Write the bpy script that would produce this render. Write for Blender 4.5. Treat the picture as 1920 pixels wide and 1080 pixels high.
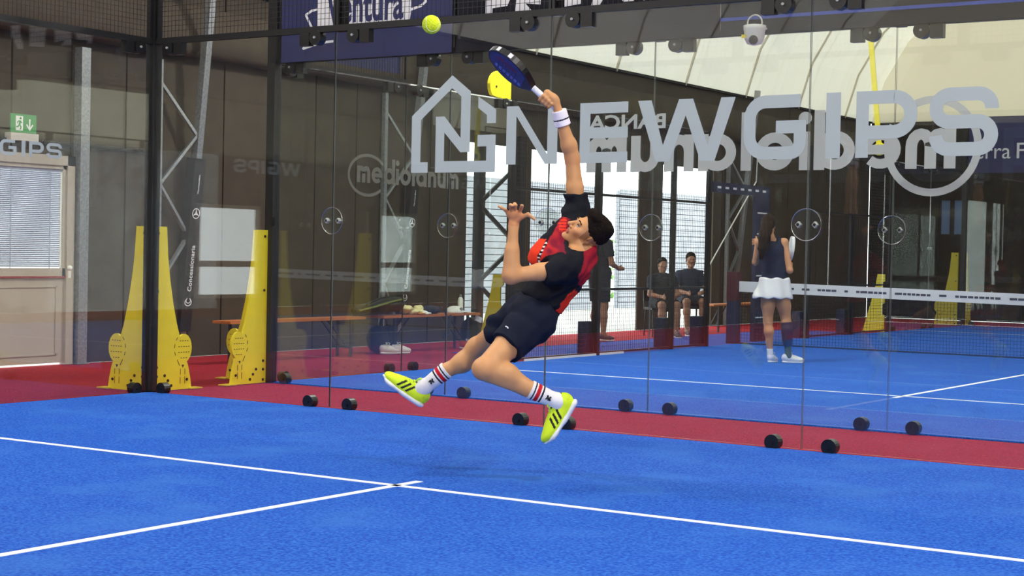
import bpy, bmesh, math, random
import numpy as np
from mathutils import Vector, Matrix
random.seed(7)
S = bpy.context.scene
COL = S.collection
for o in list(bpy.data.objects): bpy.data.objects.remove(o)

# ------------------------------------------------------------------ camera
F_PX, CAM = 3085.3, np.array([10.3275, -10.0321, 1.2668])
YAW, PITCH, ROLL = -0.5837, -0.0222, 0.0203
_f = np.array([math.sin(YAW)*math.cos(PITCH), math.cos(YAW)*math.cos(PITCH), math.sin(PITCH)])
_r = np.array([math.cos(YAW), -math.sin(YAW), 0.0]); _u = np.cross(_r, _f)
RT = math.cos(ROLL)*_r + math.sin(ROLL)*_u
UP = -math.sin(ROLL)*_r + math.cos(ROLL)*_u
FW = _f
cd = bpy.data.cameras.new('camera'); cam = bpy.data.objects.new('camera', cd); COL.objects.link(cam)
cd.sensor_width = 36.0; cd.lens = F_PX/1920*36; cd.clip_start = 0.05; cd.clip_end = 300
M = Matrix.Identity(4)
for i in range(3):
    M[i][0], M[i][1], M[i][2], M[i][3] = RT[i], UP[i], -FW[i], CAM[i]
cam.matrix_world = M
S.camera = cam
def at(px, py, D):                       # a sight line of the photograph followed to depth D (m)
    return CAM + D*(FW + RT*(px-960)/F_PX + UP*(540-py)/F_PX)

# ------------------------------------------------------------------ light
S.view_settings.view_transform = 'Standard'; S.view_settings.look = 'None'
S.view_settings.gamma = 1.0; S.view_settings.use_curve_mapping = False
S.view_settings.exposure = 0.35
S.cycles.transparent_max_bounces = 40
S.cycles.max_bounces = 10
W = bpy.data.worlds.new('overcast_sky'); S.world = W; W.use_nodes = True
wn = W.node_tree.nodes; wn['Background'].inputs[0].default_value = (0.92, 0.96, 1.0, 1); wn['Background'].inputs[1].default_value = 4.0
sd = bpy.data.lights.new('sun', 'SUN'); sun = bpy.data.objects.new('sun', sd); COL.objects.link(sun)
sd.energy = 3.0; sd.angle = math.radians(12); sd.color = (1.0, 0.98, 0.94)
sun.rotation_euler = (math.radians(-38), math.radians(20), 0); sun.location = (5, 0, 20)

# ------------------------------------------------------------------ materials
MATS = {}
def _new(name):
    m = bpy.data.materials.new(name); m.use_nodes = True; MATS[name] = m
    return m, m.node_tree.nodes, m.node_tree.links
def lin(r, g, b):
    f = lambda c: (c/255/12.92) if c <= 10 else ((c/255+0.055)/1.055)**2.4
    return (f(r), f(g), f(b), 1)
def mat(name, rgb, rough=0.6, metal=0.0, rgb2=None, scale=20, bump=0.0, bscale=None, detail=3, spec=None, stretch=None):
    m, n, l = _new(name); b = n['Principled BSDF']
    b.inputs['Roughness'].default_value = rough; b.inputs['Metallic'].default_value = metal
    if spec is not None: b.inputs['Specular IOR Level'].default_value = spec
    b.inputs['Base Color'].default_value = lin(*rgb)
    tc = n.new('ShaderNodeTexCoord'); src = tc.outputs['Object']
    if stretch:
        mp = n.new('ShaderNodeMapping'); mp.inputs['Scale'].default_value = stretch; l.new(src, mp.inputs[0]); src = mp.outputs[0]
    if rgb2:
        t = n.new('ShaderNodeTexNoise'); t.inputs['Scale'].default_value = scale; t.inputs['Detail'].default_value = detail
        l.new(src, t.inputs['Vector'])
        r = n.new('ShaderNodeValToRGB'); r.color_ramp.elements[0].position = 0.32; r.color_ramp.elements[1].position = 0.68
        r.color_ramp.elements[0].color = lin(*rgb); r.color_ramp.elements[1].color = lin(*rgb2)
        l.new(t.outputs['Fac'], r.inputs[0]); l.new(r.outputs[0], b.inputs['Base Color'])
    if bump:
        t2 = n.new('ShaderNodeTexNoise'); t2.inputs['Scale'].default_value = bscale or scale; t2.inputs['Detail'].default_value = 2
        l.new(src, t2.inputs['Vector'])
        bp = n.new('ShaderNodeBump'); bp.inputs['Strength'].default_value = bump; bp.inputs['Distance'].default_value = 0.02
        l.new(t2.outputs['Fac'], bp.inputs['Height']); l.new(bp.outputs[0], b.inputs['Normal'])
    return m
def turf(name, a, b_, c):
    m, n, l = _new(name); b = n['Principled BSDF']; b.inputs['Roughness'].default_value = 0.9
    b.inputs['Specular IOR Level'].default_value = 0.15
    g = n.new('ShaderNodeNewGeometry')
    t = n.new('ShaderNodeTexNoise'); t.inputs['Scale'].default_value = 62; t.inputs['Detail'].default_value = 5; l.new(g.outputs['Position'], t.inputs['Vector'])
    r = n.new('ShaderNodeValToRGB'); e = r.color_ramp.elements
    e[0].position = .36; e[1].position = .66; e[0].color = lin(*a); e[1].color = lin(*b_)
    l.new(t.outputs['Fac'], r.inputs[0])
    t2 = n.new('ShaderNodeTexNoise'); t2.inputs['Scale'].default_value = 1.6; t2.inputs['Detail'].default_value = 6; l.new(g.outputs['Position'], t2.inputs['Vector'])
    r2 = n.new('ShaderNodeValToRGB'); r2.color_ramp.elements[0].position = .5; r2.color_ramp.elements[1].position = .85
    l.new(t2.outputs['Fac'], r2.inputs[0])
    mx = n.new('ShaderNodeMixRGB'); l.new(r2.outputs[0], mx.inputs[0]); l.new(r.outputs[0], mx.inputs[1]); mx.inputs[2].default_value = lin(*c)
    l.new(mx.outputs[0], b.inputs['Base Color'])
    bp = n.new('ShaderNodeBump'); bp.inputs['Strength'].default_value = .5; bp.inputs['Distance'].default_value = .01
    l.new(t.outputs['Fac'], bp.inputs['Height']); l.new(bp.outputs[0], b.inputs['Normal'])
    return m
def glass(name, tint=(.95, .97, .955, 1), haze=0.0):
    m, n, l = _new(name); n.remove(n['Principled BSDF']); out = n['Material Output']
    g = n.new('ShaderNodeNewGeometry')
    mr = n.new('ShaderNodeMapRange'); mr.inputs['To Min'].default_value = 1.5; mr.inputs['To Max'].default_value = 1/1.5
    l.new(g.outputs['Backfacing'], mr.inputs['Value'])
    fr = n.new('ShaderNodeFresnel'); l.new(mr.outputs[0], fr.inputs['IOR'])
    tr = n.new('ShaderNodeBsdfTransparent'); tr.inputs[0].default_value = tint
    gl = n.new('ShaderNodeBsdfGlossy'); gl.inputs['Roughness'].default_value = 0.0; gl.inputs[0].default_value = (1, 1, 1, 1)
    mx = n.new('ShaderNodeMixShader'); l.new(fr.outputs[0], mx.inputs[0]); l.new(tr.outputs[0], mx.inputs[1]); l.new(gl.outputs[0], mx.inputs[2])
    if haze:
        df = n.new('ShaderNodeBsdfDiffuse'); df.inputs[0].default_value = (.75, .75, .72, 1)
        t = n.new('ShaderNodeTexNoise'); t.inputs['Scale'].default_value = 3; t.inputs['Detail'].default_value = 6; l.new(g.outputs['Position'], t.inputs['Vector'])
        ma = n.new('ShaderNodeMath'); ma.operation = 'MULTIPLY'; ma.inputs[1].default_value = haze; l.new(t.outputs['Fac'], ma.inputs[0])
        m2 = n.new('ShaderNodeMixShader'); l.new(ma.outputs[0], m2.inputs[0]); l.new(mx.outputs[0], m2.inputs[1]); l.new(df.outputs[0], m2.inputs[2]); mx = m2
    l.new(mx.outputs[0], out.inputs[0])
    return m
def film(name, rgb, clear):              # frosted sticker film: matte with a little see-through
    m, n, l = _new(name); b = n['Principled BSDF']; b.inputs['Base Color'].default_value = lin(*rgb); b.inputs['Roughness'].default_value = .5
    tr = n.new('ShaderNodeBsdfTransparent')
    c = n.new('ShaderNodeMixShader'); c.inputs[0].default_value = clear; l.new(b.outputs[0], c.inputs[1]); l.new(tr.outputs[0], c.inputs[2])
    l.new(c.outputs[0], n['Material Output'].inputs[0]); return m
def membrane(name, rgb, trans):
    m, n, l = _new(name); b = n['Principled BSDF']; b.inputs['Base Color'].default_value = lin(*rgb); b.inputs['Roughness'].default_value = .7
    tl = n.new('ShaderNodeBsdfTranslucent'); tl.inputs[0].default_value = lin(*rgb)
    tc = n.new('ShaderNodeNewGeometry'); mp = n.new('ShaderNodeMapping'); mp.inputs['Scale'].default_value = (.25, 2.2, .25); l.new(tc.outputs['Position'], mp.inputs[0])
    t = n.new('ShaderNodeTexNoise'); t.inputs['Scale'].default_value = 1.2; t.inputs['Detail'].default_value = 3; l.new(mp.outputs[0], t.inputs['Vector'])
    bp = n.new('ShaderNodeBump'); bp.inputs['Strength'].default_value = .35; bp.inputs['Distance'].default_value = .15; l.new(t.outputs['Fac'], bp.inputs['Height'])
    l.new(bp.outputs[0], b.inputs['Normal']); l.new(bp.outputs[0], tl.inputs['Normal'])
    a = n.new('ShaderNodeMixShader'); a.inputs[0].default_value = trans; l.new(b.outputs[0], a.inputs[1]); l.new(tl.outputs[0], a.inputs[2])
    l.new(a.outputs[0], n['Material Output'].inputs[0]); return m
def emit(name, rgb, st):
    m, n, l = _new(name); b = n['Principled BSDF']; b.inputs['Emission Color'].default_value = lin(*rgb); b.inputs['Emission Strength'].default_value = st
    b.inputs['Base Color'].default_value = lin(*rgb); return m
def vcol(name, rough=.75, bump=0, bscale=60, sss=0, spec=.3):
    m, n, l = _new(name); b = n['Principled BSDF']; b.inputs['Roughness'].default_value = rough; b.inputs['Specular IOR Level'].default_value = spec
    a = n.new('ShaderNodeAttribute'); a.attribute_name = 'Col'; l.new(a.outputs['Color'], b.inputs['Base Color'])
    if sss: b.inputs['Subsurface Weight'].default_value = sss; b.inputs['Subsurface Radius'].default_value = (.012, .005, .003)
    if bump:
        tc = n.new('ShaderNodeTexCoord'); t = n.new('ShaderNodeTexNoise'); t.inputs['Scale'].default_value = bscale; l.new(tc.outputs['Object'], t.inputs['Vector'])
        bp = n.new('ShaderNodeBump'); bp.inputs['Strength'].default_value = bump; bp.inputs['Distance'].default_value = .01
        l.new(t.outputs['Fac'], bp.inputs['Height']); l.new(bp.outputs[0], b.inputs['Normal'])
    return m

turf('blue_turf', (8, 62, 164), (48, 106, 196), (52, 106, 190))
turf('red_turf', (134, 18, 28), (168, 36, 46), (156, 40, 50))
mat('white_line', (238, 240, 244), .85, rgb2=(215, 222, 236), scale=60)
mat('brown_canvas', (63, 54, 40), .8, rgb2=(55, 46, 34), scale=4, bump=.25, bscale=3)
mat('dark_canvas', (30, 26, 22), .9)
membrane('white_membrane', (226, 221, 204), .20)
membrane('bright_strip', (236, 232, 220), .60); membrane('gable_membrane', (228, 223, 208), .30); membrane('window_film', (120, 140, 170), .35); mat('far_canvas', (40, 35, 28), .9, rgb2=(34, 29, 24), scale=4, spec=.1); mat('cream_canvas', (222, 216, 200), .8, rgb2=(210, 204, 188), scale=3)
mat('galvanised', (168, 172, 172), .42, .6, rgb2=(140, 145, 148), scale=40)
mat('white_steel', (226, 224, 214), .5); mat('rafter_cream', (196, 188, 160), .6)
mat('black_metal', (20, 20, 21), .42, spec=.4)
mat('black_plastic', (14, 14, 15), .35)
mat('wire_black', (16, 16, 17), .5)
mat('yellow_paint', (240, 224, 38), .45, rgb2=(234, 216, 34), scale=8)
mat('yellow_shade', (220, 192, 24), .5)
mat('black_cover', (26, 26, 27), .7)
glass('court_glass', haze=.006)
glass('clear_disc', (.96, .97, .96, 1), haze=.012)
mat('glass_edge', (96, 102, 98), .3)
mat('bolt_grey', (150, 152, 150), .5); mat('steel', (205, 205, 205), .25, 1.0)
film('sticker', (168, 178, 178), .06)
film('sticker_side', (112, 108, 98), .15); film('sticker_back', (204, 210, 206), .08)
mat('navy_banner', (30, 36, 84), .6, rgb2=(34, 40, 92), scale=3)
mat('dark_banner', (18, 19, 28), .7, rgb2=(26, 26, 36), scale=2, spec=.2)
mat('blue_stripe', (40, 66, 160), .6)
mat('banner_white', (226, 226, 226), .6)
mat('banner_grey', (120, 124, 132), .6)
mat('upvc', (176, 168, 152), .4)
mat('upvc_line', (150, 50, 56), .6)
mat('blind_white', (160, 168, 184), .5)
mat('exit_green', (66, 150, 84), .4)
mat('exit_white', (232, 236, 226), .4)
mat('grey_box', (200, 196, 184), .5)
mat('bench_wood', (196, 116, 52), .5, rgb2=(176, 98, 42), scale=30, stretch=(1, .1, 1))
mat('bench_leg', (30, 34, 48), .5)
mat('navy_pad', (22, 28, 62), .7)
mat('maroon_pad', (74, 22, 32), .7)
mat('net_black', (18, 20, 24), .8)
mat('tape_white', (228, 228, 232), .7)
mat('tape_print', (70, 74, 92), .7)
mat('cladding', (164, 166, 176), .7, rgb2=(148, 150, 160), scale=3)
mat('concrete', (190, 188, 182), .9, rgb2=(174, 172, 166), scale=5)
mat('leaf', (96, 150, 62), .6, rgb2=(140, 186, 96), scale=6)
mat('ball_felt', (226, 244, 44), .95, rgb2=(212, 234, 34), scale=120, bump=.6, bscale=200)
mat('ball_seam', (236, 240, 220), .8)
emit('led', (255, 250, 240), 12)

# ------------------------------------------------------------------ mesh helpers
class MB:
    def __init__(s): s.v = []; s.f = []
    def add(s, vs, fs):
        b = len(s.v); s.v += [tuple(map(float, v)) for v in vs]; s.f += [tuple(b+i for i in f) for f in fs]; return s
    def box(s, a, b):
        x0, y0, z0 = a; x1, y1, z1 = b
        if x0 > x1: x0, x1 = x1, x0
        if y0 > y1: y0, y1 = y1, y0
        if z0 > z1: z0, z1 = z1, z0
        return s.add([(x0,y0,z0),(x1,y0,z0),(x1,y1,z0),(x0,y1,z0),(x0,y0,z1),(x1,y0,z1),(x1,y1,z1),(x0,y1,z1)],
                     [(0,3,2,1),(4,5,6,7),(0,1,5,4),(1,2,6,5),(2,3,7,6),(3,0,4,7)])
    def frame(s, p, q, up=None):
        p = np.array(p, float); q = np.array(q, float); d = q-p; L = np.linalg.norm(d); d = d/L
        u = np.array(up if up is not None else ((0,0,1) if abs(d[2]) < .9 else (1,0,0)), float)
        a = np.cross(d, u); a /= np.linalg.norm(a); b = np.cross(a, d); return p, q, d, a, b
    def bar(s, p, q, w, h, up=None):
        p, q, d, a, b = s.frame(p, q, up); vs = []
        for e in (p, q):
            for (i, j) in ((-1,-1),(1,-1),(1,1),(-1,1)): vs.append(e + a*i*w/2 + b*j*h/2)
        return s.add(vs, [(0,1,2,3),(7,6,5,4),(0,4,5,1),(1,5,6,2),(2,6,7,3),(3,7,4,0)])
    def tube(s, p, q, r, n=8, r2=None, caps=True):
        p, q, d, a, b = s.frame(p, q); r2 = r if r2 is None else r2; vs = []
        for e, rr in ((p, r), (q, r2)):
            for i in range(n):
                t = 2*math.pi*i/n; vs.append(e + (a*math.cos(t)+b*math.sin(t))*rr)
        fs = [(i, i+n, (i+1) % n+n, (i+1) % n) for i in range(n)]
        if caps: fs += [tuple(range(n)), tuple(range(2*n-1, n-1, -1))]
        return s.add(vs, fs)
    def path(s, pts, r, n=6):
        for i in range(len(pts)-1): s.tube(pts[i], pts[i+1], r, n)
        return s
    def prism(s, poly, o, ex, ey, en, th):        # 2-D outline in plane (ex, ey) at o, thickness th along en
        o, ex, ey, en = [np.array(k, float) for k in (o, ex, ey, en)]; n = len(poly)
        if np.dot(np.cross(ex, ey), en) < 0: poly = list(reversed(poly))
        ar = sum(poly[i][0]*poly[(i+1) % n][1]-poly[(i+1) % n][0]*poly[i][1] for i in range(n))
        ar *= 1 if np.dot(np.cross(ex, ey), en) >= 0 else -1
        if ar < 0: poly = list(reversed(poly))
        vs = [o + ex*x + ey*y for x, y in poly] + [o + ex*x + ey*y + en*th for x, y in poly]
        fs = [tuple(range(n-1, -1, -1)), tuple(range(n, 2*n))] + [(i, (i+1) % n, (i+1) % n+n, i+n) for i in range(n)]
        return s.add(vs, fs)
    def ring(s, c, ex, ey, R, r, n=28, m=6):
        c, ex, ey = [np.array(k, float) for k in (c, ex, ey)]; en = np.cross(ex, ey); vs = []
        for i in range(n):
            t = 2*math.pi*i/n; d = ex*math.cos(t)+ey*math.sin(t)
            for j in range(m):
                a = 2*math.pi*j/m; vs.append(c + d*(R+r*math.cos(a)) + en*r*math.sin(a))
        return s.add(vs, [(i*m+j, ((i+1) % n)*m+j, ((i+1) % n)*m+(j+1) % m, i*m+(j+1) % m) for i in range(n) for j in range(m)])
    def ball(s, c, r, n=12, sc=(1,1,1)):
        c = np.array(c, float); vs = [c+np.array((0,0,-r*sc[2]))]; m = n//2
        for j in range(1, m):
            a = -math.pi/2 + math.pi*j/m
            for i in range(n):
                t = 2*math.pi*i/n; vs.append(c+r*np.array((math.cos(a)*math.cos(t)*sc[0], math.cos(a)*math.sin(t)*sc[1], math.sin(a)*sc[2])))
        vs.append(c+np.array((0,0,r*sc[2]))); fs = []
        for i in range(n): fs.append((0, 1+(i+1) % n, 1+i))
        for j in range(m-2):
            for i in range(n): fs.append((1+j*n+i, 1+j*n+(i+1) % n, 1+(j+1)*n+(i+1) % n, 1+(j+1)*n+i))
        for i in range(n): fs.append((len(vs)-1, 1+(m-2)*n+i, 1+(m-2)*n+(i+1) % n))
        return s.add(vs, fs)
    def revolve(s, prof, c, n=16):
        c = np.array(c, float); vs = []
        for r, z in prof:
            for i in range(n): t = 2*math.pi*i/n; vs.append(c+np.array((r*math.cos(t), r*math.sin(t), z)))
        fs = [(j*n+i, j*n+(i+1) % n, (j+1)*n+(i+1) % n, (j+1)*n+i) for j in range(len(prof)-1) for i in range(n)]
        fs += [tuple(range(n-1, -1, -1)), tuple((len(prof)-1)*n+i for i in range(n))]
        return s.add(vs, fs)
ORG = {}
def obj(name, mb, material, parent=None, smooth=False, mats=None, fmat=None, col=None):
    v = np.array(mb.v, float); lo, hi = v.min(0), v.max(0)
    if parent is None: org = np.array(((lo[0]+hi[0])/2, (lo[1]+hi[1])/2, lo[2]))
    else: org = ORG[parent.name]
    me = bpy.data.meshes.new(name); me.from_pydata([tuple(x) for x in (v-org)], [], mb.f); me.update()
    for k in (mats or [material]): me.materials.append(MATS[k])
    if fmat is not None: me.polygons.foreach_set('material_index', fmat)
    if smooth: me.polygons.foreach_set('use_smooth', [True]*len(me.polygons))
    if col is not None:
        at_ = me.color_attributes.new('Col', 'FLOAT_COLOR', 'POINT'); at_.data.foreach_set('color', np.asarray(col, np.float32).ravel())
    o = bpy.data.objects.new(name, me); COL.objects.link(o)
    if parent is None: o.location = org
    else: o.parent = parent
    ORG[o.name] = org
    return o
def thing(name, base, label=None, cat=None, group=None, kind=None):
    o = bpy.data.objects.new(name, None); COL.objects.link(o); o.location = base; o.empty_display_size = .1
    ORG[o.name] = np.array(base, float); return tag(o, label, cat, group, kind)
def tag(o, label=None, cat=None, group=None, kind=None):
    if label: o['label'] = label
    if cat: o['category'] = cat
    if group: o['group'] = group
    if kind: o['kind'] = kind
    return o
def copy_tree(o, delta=(0,0,0), parent=None, label=None):
    c = o.copy(); COL.objects.link(c)
    ORG[c.name] = ORG[o.name] + np.array(delta, float)
    if parent is None: c.location = Vector(o.location) + Vector(delta)
    else: c.parent = parent
    if label: c['label'] = label
    for ch in [k for k in KIDS.get(o.name, [])]:
        KIDS.setdefault(c.name, []).append(copy_tree(ch, delta, c))
    return c
KIDS = {}
_obj = obj
def obj(name, mb, material, parent=None, **k):
    o = _obj(name, mb, material, parent, **k)
    if parent is not None: KIDS.setdefault(parent.name, []).append(o)
    return o

# flat lettering: thick strokes and outlines turned into thin solids
def stroke(pts, w, closed=False):
    pts = [np.array(p, float) for p in pts]; n = len(pts); L = []; Rr = []
    for i in range(n):
        if closed: a, b, c = pts[i-1], pts[i], pts[(i+1) % n]
        else: a, b, c = pts[max(i-1, 0)], pts[i], pts[min(i+1, n-1)]
        d1 = b-a if np.linalg.norm(b-a) > 1e-9 else c-b; d2 = c-b if np.linalg.norm(c-b) > 1e-9 else d1
        d1 = d1/np.linalg.norm(d1); d2 = d2/np.linalg.norm(d2); n1 = np.array((-d1[1], d1[0])); n2 = np.array((-d2[1], d2[0]))
        m = n1+n2; q = np.linalg.norm(m); m = m/q if q > 1e-6 else n1; k = min(1/max(m@n1, .35), 2.5)
        L.append(b+m*w/2*k); Rr.append(b-m*w/2*k)
    quads = []
    for i in range(n if closed else n-1):
        j = (i+1) % n; quads.append([L[i], L[j], Rr[j], Rr[i]])
    return quads
def arc(cx, cy, rx, ry, a0, a1, n=10):
    return [(cx+rx*math.cos(math.radians(a0+(a1-a0)*i/n)), cy+ry*math.sin(math.radians(a0+(a1-a0)*i/n))) for i in range(n+1)]
def flat(mb, polys, fn, nrm, th=.0015):          # polys in 2-D -> solids on a surface; fn maps (x, y) to the world
    nrm = np.array(nrm, float)
    for i_, q in enumerate(polys):
        th = .0015+(i_ % 17)*4e-5
        a = [np.array(fn(*p), float) for p in q]; n = len(a)
        c = np.cross(a[1]-a[0], a[2]-a[0])
        if np.dot(c, nrm) < 0: a = a[::-1]
        vs = a+[k+nrm*th for k in a]
        mb.add(vs, [tuple(range(n-1, -1, -1)), tuple(range(n, 2*n))]+[(i, (i+1) % n, (i+1) % n+n, i+n) for i in range(n)])
    return mb
def text_polys(txt, size=1.0, bold=0.0):
    cu = bpy.data.curves.new('t', 'FONT'); cu.body = txt; cu.size = size; cu.offset = bold; cu.resolution_u = 3
    o = bpy.data.objects.new('t', cu); COL.objects.link(o); dg = bpy.context.evaluated_depsgraph_get()
    me = bpy.data.meshes.new_from_object(o.evaluated_get(dg)); P = [[(me.vertices[i].co.x, me.vertices[i].co.y) for i in p.vertices] for p in me.polygons]
    bpy.data.objects.remove(o); bpy.data.curves.remove(cu); bpy.data.meshes.remove(me); return P
# ================================================================== SETTING
D = 1.554                       # back glass of the second court; the walkway lies between y = 0 and D
XL, XR, YN, YF, EAVE, RIDGE = -3.0, 13.0, -22.0, 24.2, 4.22, 8.0
fl = obj('floor', MB().box((XL-.05, YN, -.06), (XR+.05, YF, -.006)), 'red_turf'); tag(fl, 'red artificial turf floor of the sports tent', None, kind='structure')
def court_floor(name, y0, y1, label):
    o = obj(name, MB().box((0, y0, -.006), (10, y1, .004)), 'blue_turf'); tag(o, label, None, kind='structure'); return o
cf1 = court_floor('floor_front_court', -20, 0, 'bright blue turf of the near padel court')
cf2 = court_floor('floor_rear_court', D, D+20, 'bright blue turf of the padel court behind the glass')
obj('floor_side_strip', MB().box((-1.5, D+5.0, -.006), (0, D+15, .004)), 'blue_turf'); tag(bpy.data.objects['floor_side_strip'], 'blue turf strip outside the rear court beside the doorway', None, kind='structure')
def line(parent, a, b):
    obj('court_line', MB().box((a[0], a[1], .004), (b[0], b[1], .0065)), 'white_line', parent)
for o, yb, s in ((cf1, 0, -1), (cf2, D, 1)):
    for ys in (3.05, 16.95):
        line(o, (0.02, yb+s*ys-.025), (9.98, yb+s*ys+.025))
    line(o, (4.975, yb+s*2.84), (5.025, yb+s*10)); line(o, (4.975, yb+s*10), (5.025, yb+s*17.16))

# tent wall on the left: canvas strips with dark seams, openings to the yard
wl = thing('wall_left', (XL, 0, 0), kind='structure')
seams = [-22, -20.5, -19, -17.5, -16, -14.5, -13, -11.5, -10, -8.5, -7, -6.1, -4.65, -3.6, -2.1, -.6, .976, 2.515, 4.027, 5.657, 6.464, 8.065, 8.95]
def panel(y0, y1, z0=0, z1=EAVE, m='brown_canvas', par=None, x=XL, g=.012):
    return obj('canvas_panel', MB().box((x-.03, y0+g, z0), (x, y1-g, z1)), m, par or wl)
for a, b in zip(seams[:-1], seams[1:]):
    if (a, b) == (-.6, .976):
        panel(a, .10); panel(.10, b, 2.16)           # the door stands here
    elif (a, b) == (.976, 2.515):
        panel(a, 1.75, 2.16); panel(1.75, b)
    elif (a, b) == (-4.65, -3.6):
        panel(a, b, 0, .68); panel(a, b, 1.72)
    else: panel(a, b)
# openings between 9.0 and 16.6
panel(8.95, 17.0, 2.80)
panel(9.25, 9.42, 0, 2.8); panel(10.10, 10.62, 0, 2.8); panel(13.92, 14.75, 0, 2.8)
ys = 16.65
while ys < YF-.2:
    e = min(ys+1.45, YF); panel(ys, e, 0, 2.8 if ys < 17 else EAVE) if ys > 17 else panel(ys, 17.0, 0, 2.8)
    ys = e if ys > 17 else 17.0
    if ys == 17.0: ys = 17.0001
bk = MB()
for a, b, z0, z1 in ((-22, -4.65, 0, EAVE), (-4.65, -3.6, 0, .68), (-4.65, -3.6, 1.72, EAVE), (-3.6, .10, 0, EAVE), (.10, 1.75, 2.16, EAVE), (1.75, 9.0, 0, EAVE), (9.0, 17, 2.8, EAVE), (16.65, YF, 0, EAVE)):
    bk.box((XL-.06, a, z0), (XL-.04, b, z1))
obj('backing_sheet', bk, 'dark_canvas', wl)  # dark sheet added behind the strips to stop daylight leaking through the seams
# loose canvas roll gathered under the eave
roll = MB(); n = 10
for k in range(60):
    y0 = -6+k*.5; y1 = y0+.5
    for (ya, yb) in ((y0, y1),):
        pr = [(XL+.03, 3.60), (XL+.07, 3.42), (XL+.13, 3.36), (XL+.18, 3.44), (XL+.17, 3.60), (XL+.10, 3.78), (XL+.03, 3.95)]
        j = .01*math.sin(k*1.7); j2 = .01*math.sin((k+1)*1.7)
        vs = [(x+j, ya, z+j) for x, z in pr]+[(x+j2, yb, z+j2) for x, z in pr]; m_ = len(pr)
        roll.add(vs, [(i, i+1, i+1+m_, i+m_) for i in range(m_-1)])
_r = obj('canvas_roll', roll, 'brown_canvas', smooth=True); tag(_r, 'gathered roll of brown canvas hanging under the left eave', 'canvas')
# right, far and near walls
wr = thing('wall_right', (XR, 0, 0), kind='structure')
y = YN
while y < YF-.1:
    e = min(y+1.5, YF)
    if -14.6 < y < -7: panel(y, e, 3.1, EAVE, 'bright_strip', wr, XR+.03)  # lower bays left open out of view, added as skylight fill on the court
    elif y < 14: panel(y, e, 0, 3.1, 'brown_canvas', wr, XR+.03); panel(y, e, 3.1, EAVE, 'bright_strip', wr, XR+.03)  # unseen upper strip, extra translucent to brighten its reflection in the side glass
    else: panel(y, e, 0, EAVE, 'brown_canvas', wr, XR+.03)
    y = e
obj('backing_sheet', MB().box((XR+.04, YN, 0), (XR+.06, -14.5, 3.1)).box((XR+.04, -7, 0), (XR+.06, YF, 3.1)), 'dark_canvas', wr)
GAB = [(-3.0, 4.22), (13.0, 4.22), (12.72, 5.1), (12.2, 5.95), (11.35, 6.75), (10.1, 7.45), (7.8, 8.1), (5.0, 8.35), (2.2, 8.1), (-.1, 7.45), (-1.35, 6.75), (-2.2, 5.95), (-2.72, 5.1)]
def gable(name, y, t, label):
    w = thing(name, (5, y, 0), kind='structure'); w['label'] = label
    xs = [-3, -1.42, -.86, .8, 2.4, 4.0, 5.6, 7.2, 8.8, 10.4, 11.8, 13]
    for x, e in zip(xs[:-1], xs[1:]):
        m_ = 'far_canvas' if t > 0 else 'brown_canvas'
        if t > 0 and x == -1.42:
            obj('canvas_panel', MB().box((x+.012, y, 0), (e-.012, y+.03, 1.80)), m_, w); obj('canvas_panel', MB().box((x+.012, y, 2.56), (e-.012, y+.03, EAVE)), m_, w)
        else: obj('canvas_panel', MB().box((x+.012, y, 0), (e-.012, y+t*.03, EAVE)), m_, w)
    bk_ = MB().box((XL, y+t*.04, 0), (-1.42, y+t*.06, EAVE)).box((-.86, y+t*.04, 0), (XR, y+t*.06, EAVE)).box((-1.42, y+t*.04, 0), (-.86, y+t*.06, 1.8)).box((-1.42, y+t*.04, 2.56), (-.86, y+t*.06, EAVE))
    obj('backing_sheet', bk_, 'dark_canvas', w)
    obj('gable_sheet', MB().prism(GAB, (0, y, 0), (1, 0, 0), (0, 0, 1), (0, t, 0), .02), 'gable_membrane', w)
gable('wall_back', YF, 1, 'far end wall of the tent, brown canvas below white membrane')
gable('wall_front', YN, -1, 'near end wall of the tent behind the viewer')
ce = thing('ceiling', (5, 0, EAVE), kind='structure'); ce['label'] = 'white translucent arched tent roof'
ARCH = [(-3.0, 4.22), (-2.72, 5.1), (-2.2, 5.95), (-1.35, 6.75), (-.1, 7.45), (2.2, 8.1), (5.0, 8.35), (7.8, 8.1), (10.1, 7.45), (11.35, 6.75), (12.2, 5.95), (12.72, 5.1), (13.0, 4.22)]
y = YN
while y < YF-.1:
    e = min(y+2.4, YF)
    n_ = len(ARCH); q = MB().add([(x, y, z) for x, z in ARCH]+[(x, e, z) for x, z in ARCH], [(i, i+1, i+1+n_, i+n_) for i in range(n_-1)])
    obj('roof_sheet', q, 'white_membrane', ce)
    y = e
# light steel rafters and the eave rail
tr = thing('trim_1', (5, 0, EAVE), kind='structure'); tr['label'] = 'pale steel rafters under the tent roof'
for y in np.arange(-20.6, 24, 2.4):
    m_ = MB()
    for (xa, za), (xb, zb) in zip(ARCH[:-1], ARCH[1:]): m_.bar((xa+(.04 if xa < 5 else -.04), y, za-.02), (xb+(.04 if xb < 5 else -.04), y, zb-.02), .032, .032)
    obj('rafter', m_, 'rafter_cream', tr)
for x0 in (XL+.03, XR-.03): obj('eave_rail', MB().bar((x0, YN+.05, EAVE), (x0, YF-.05, EAVE), .05, .04), 'dark_canvas', tr)

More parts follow.
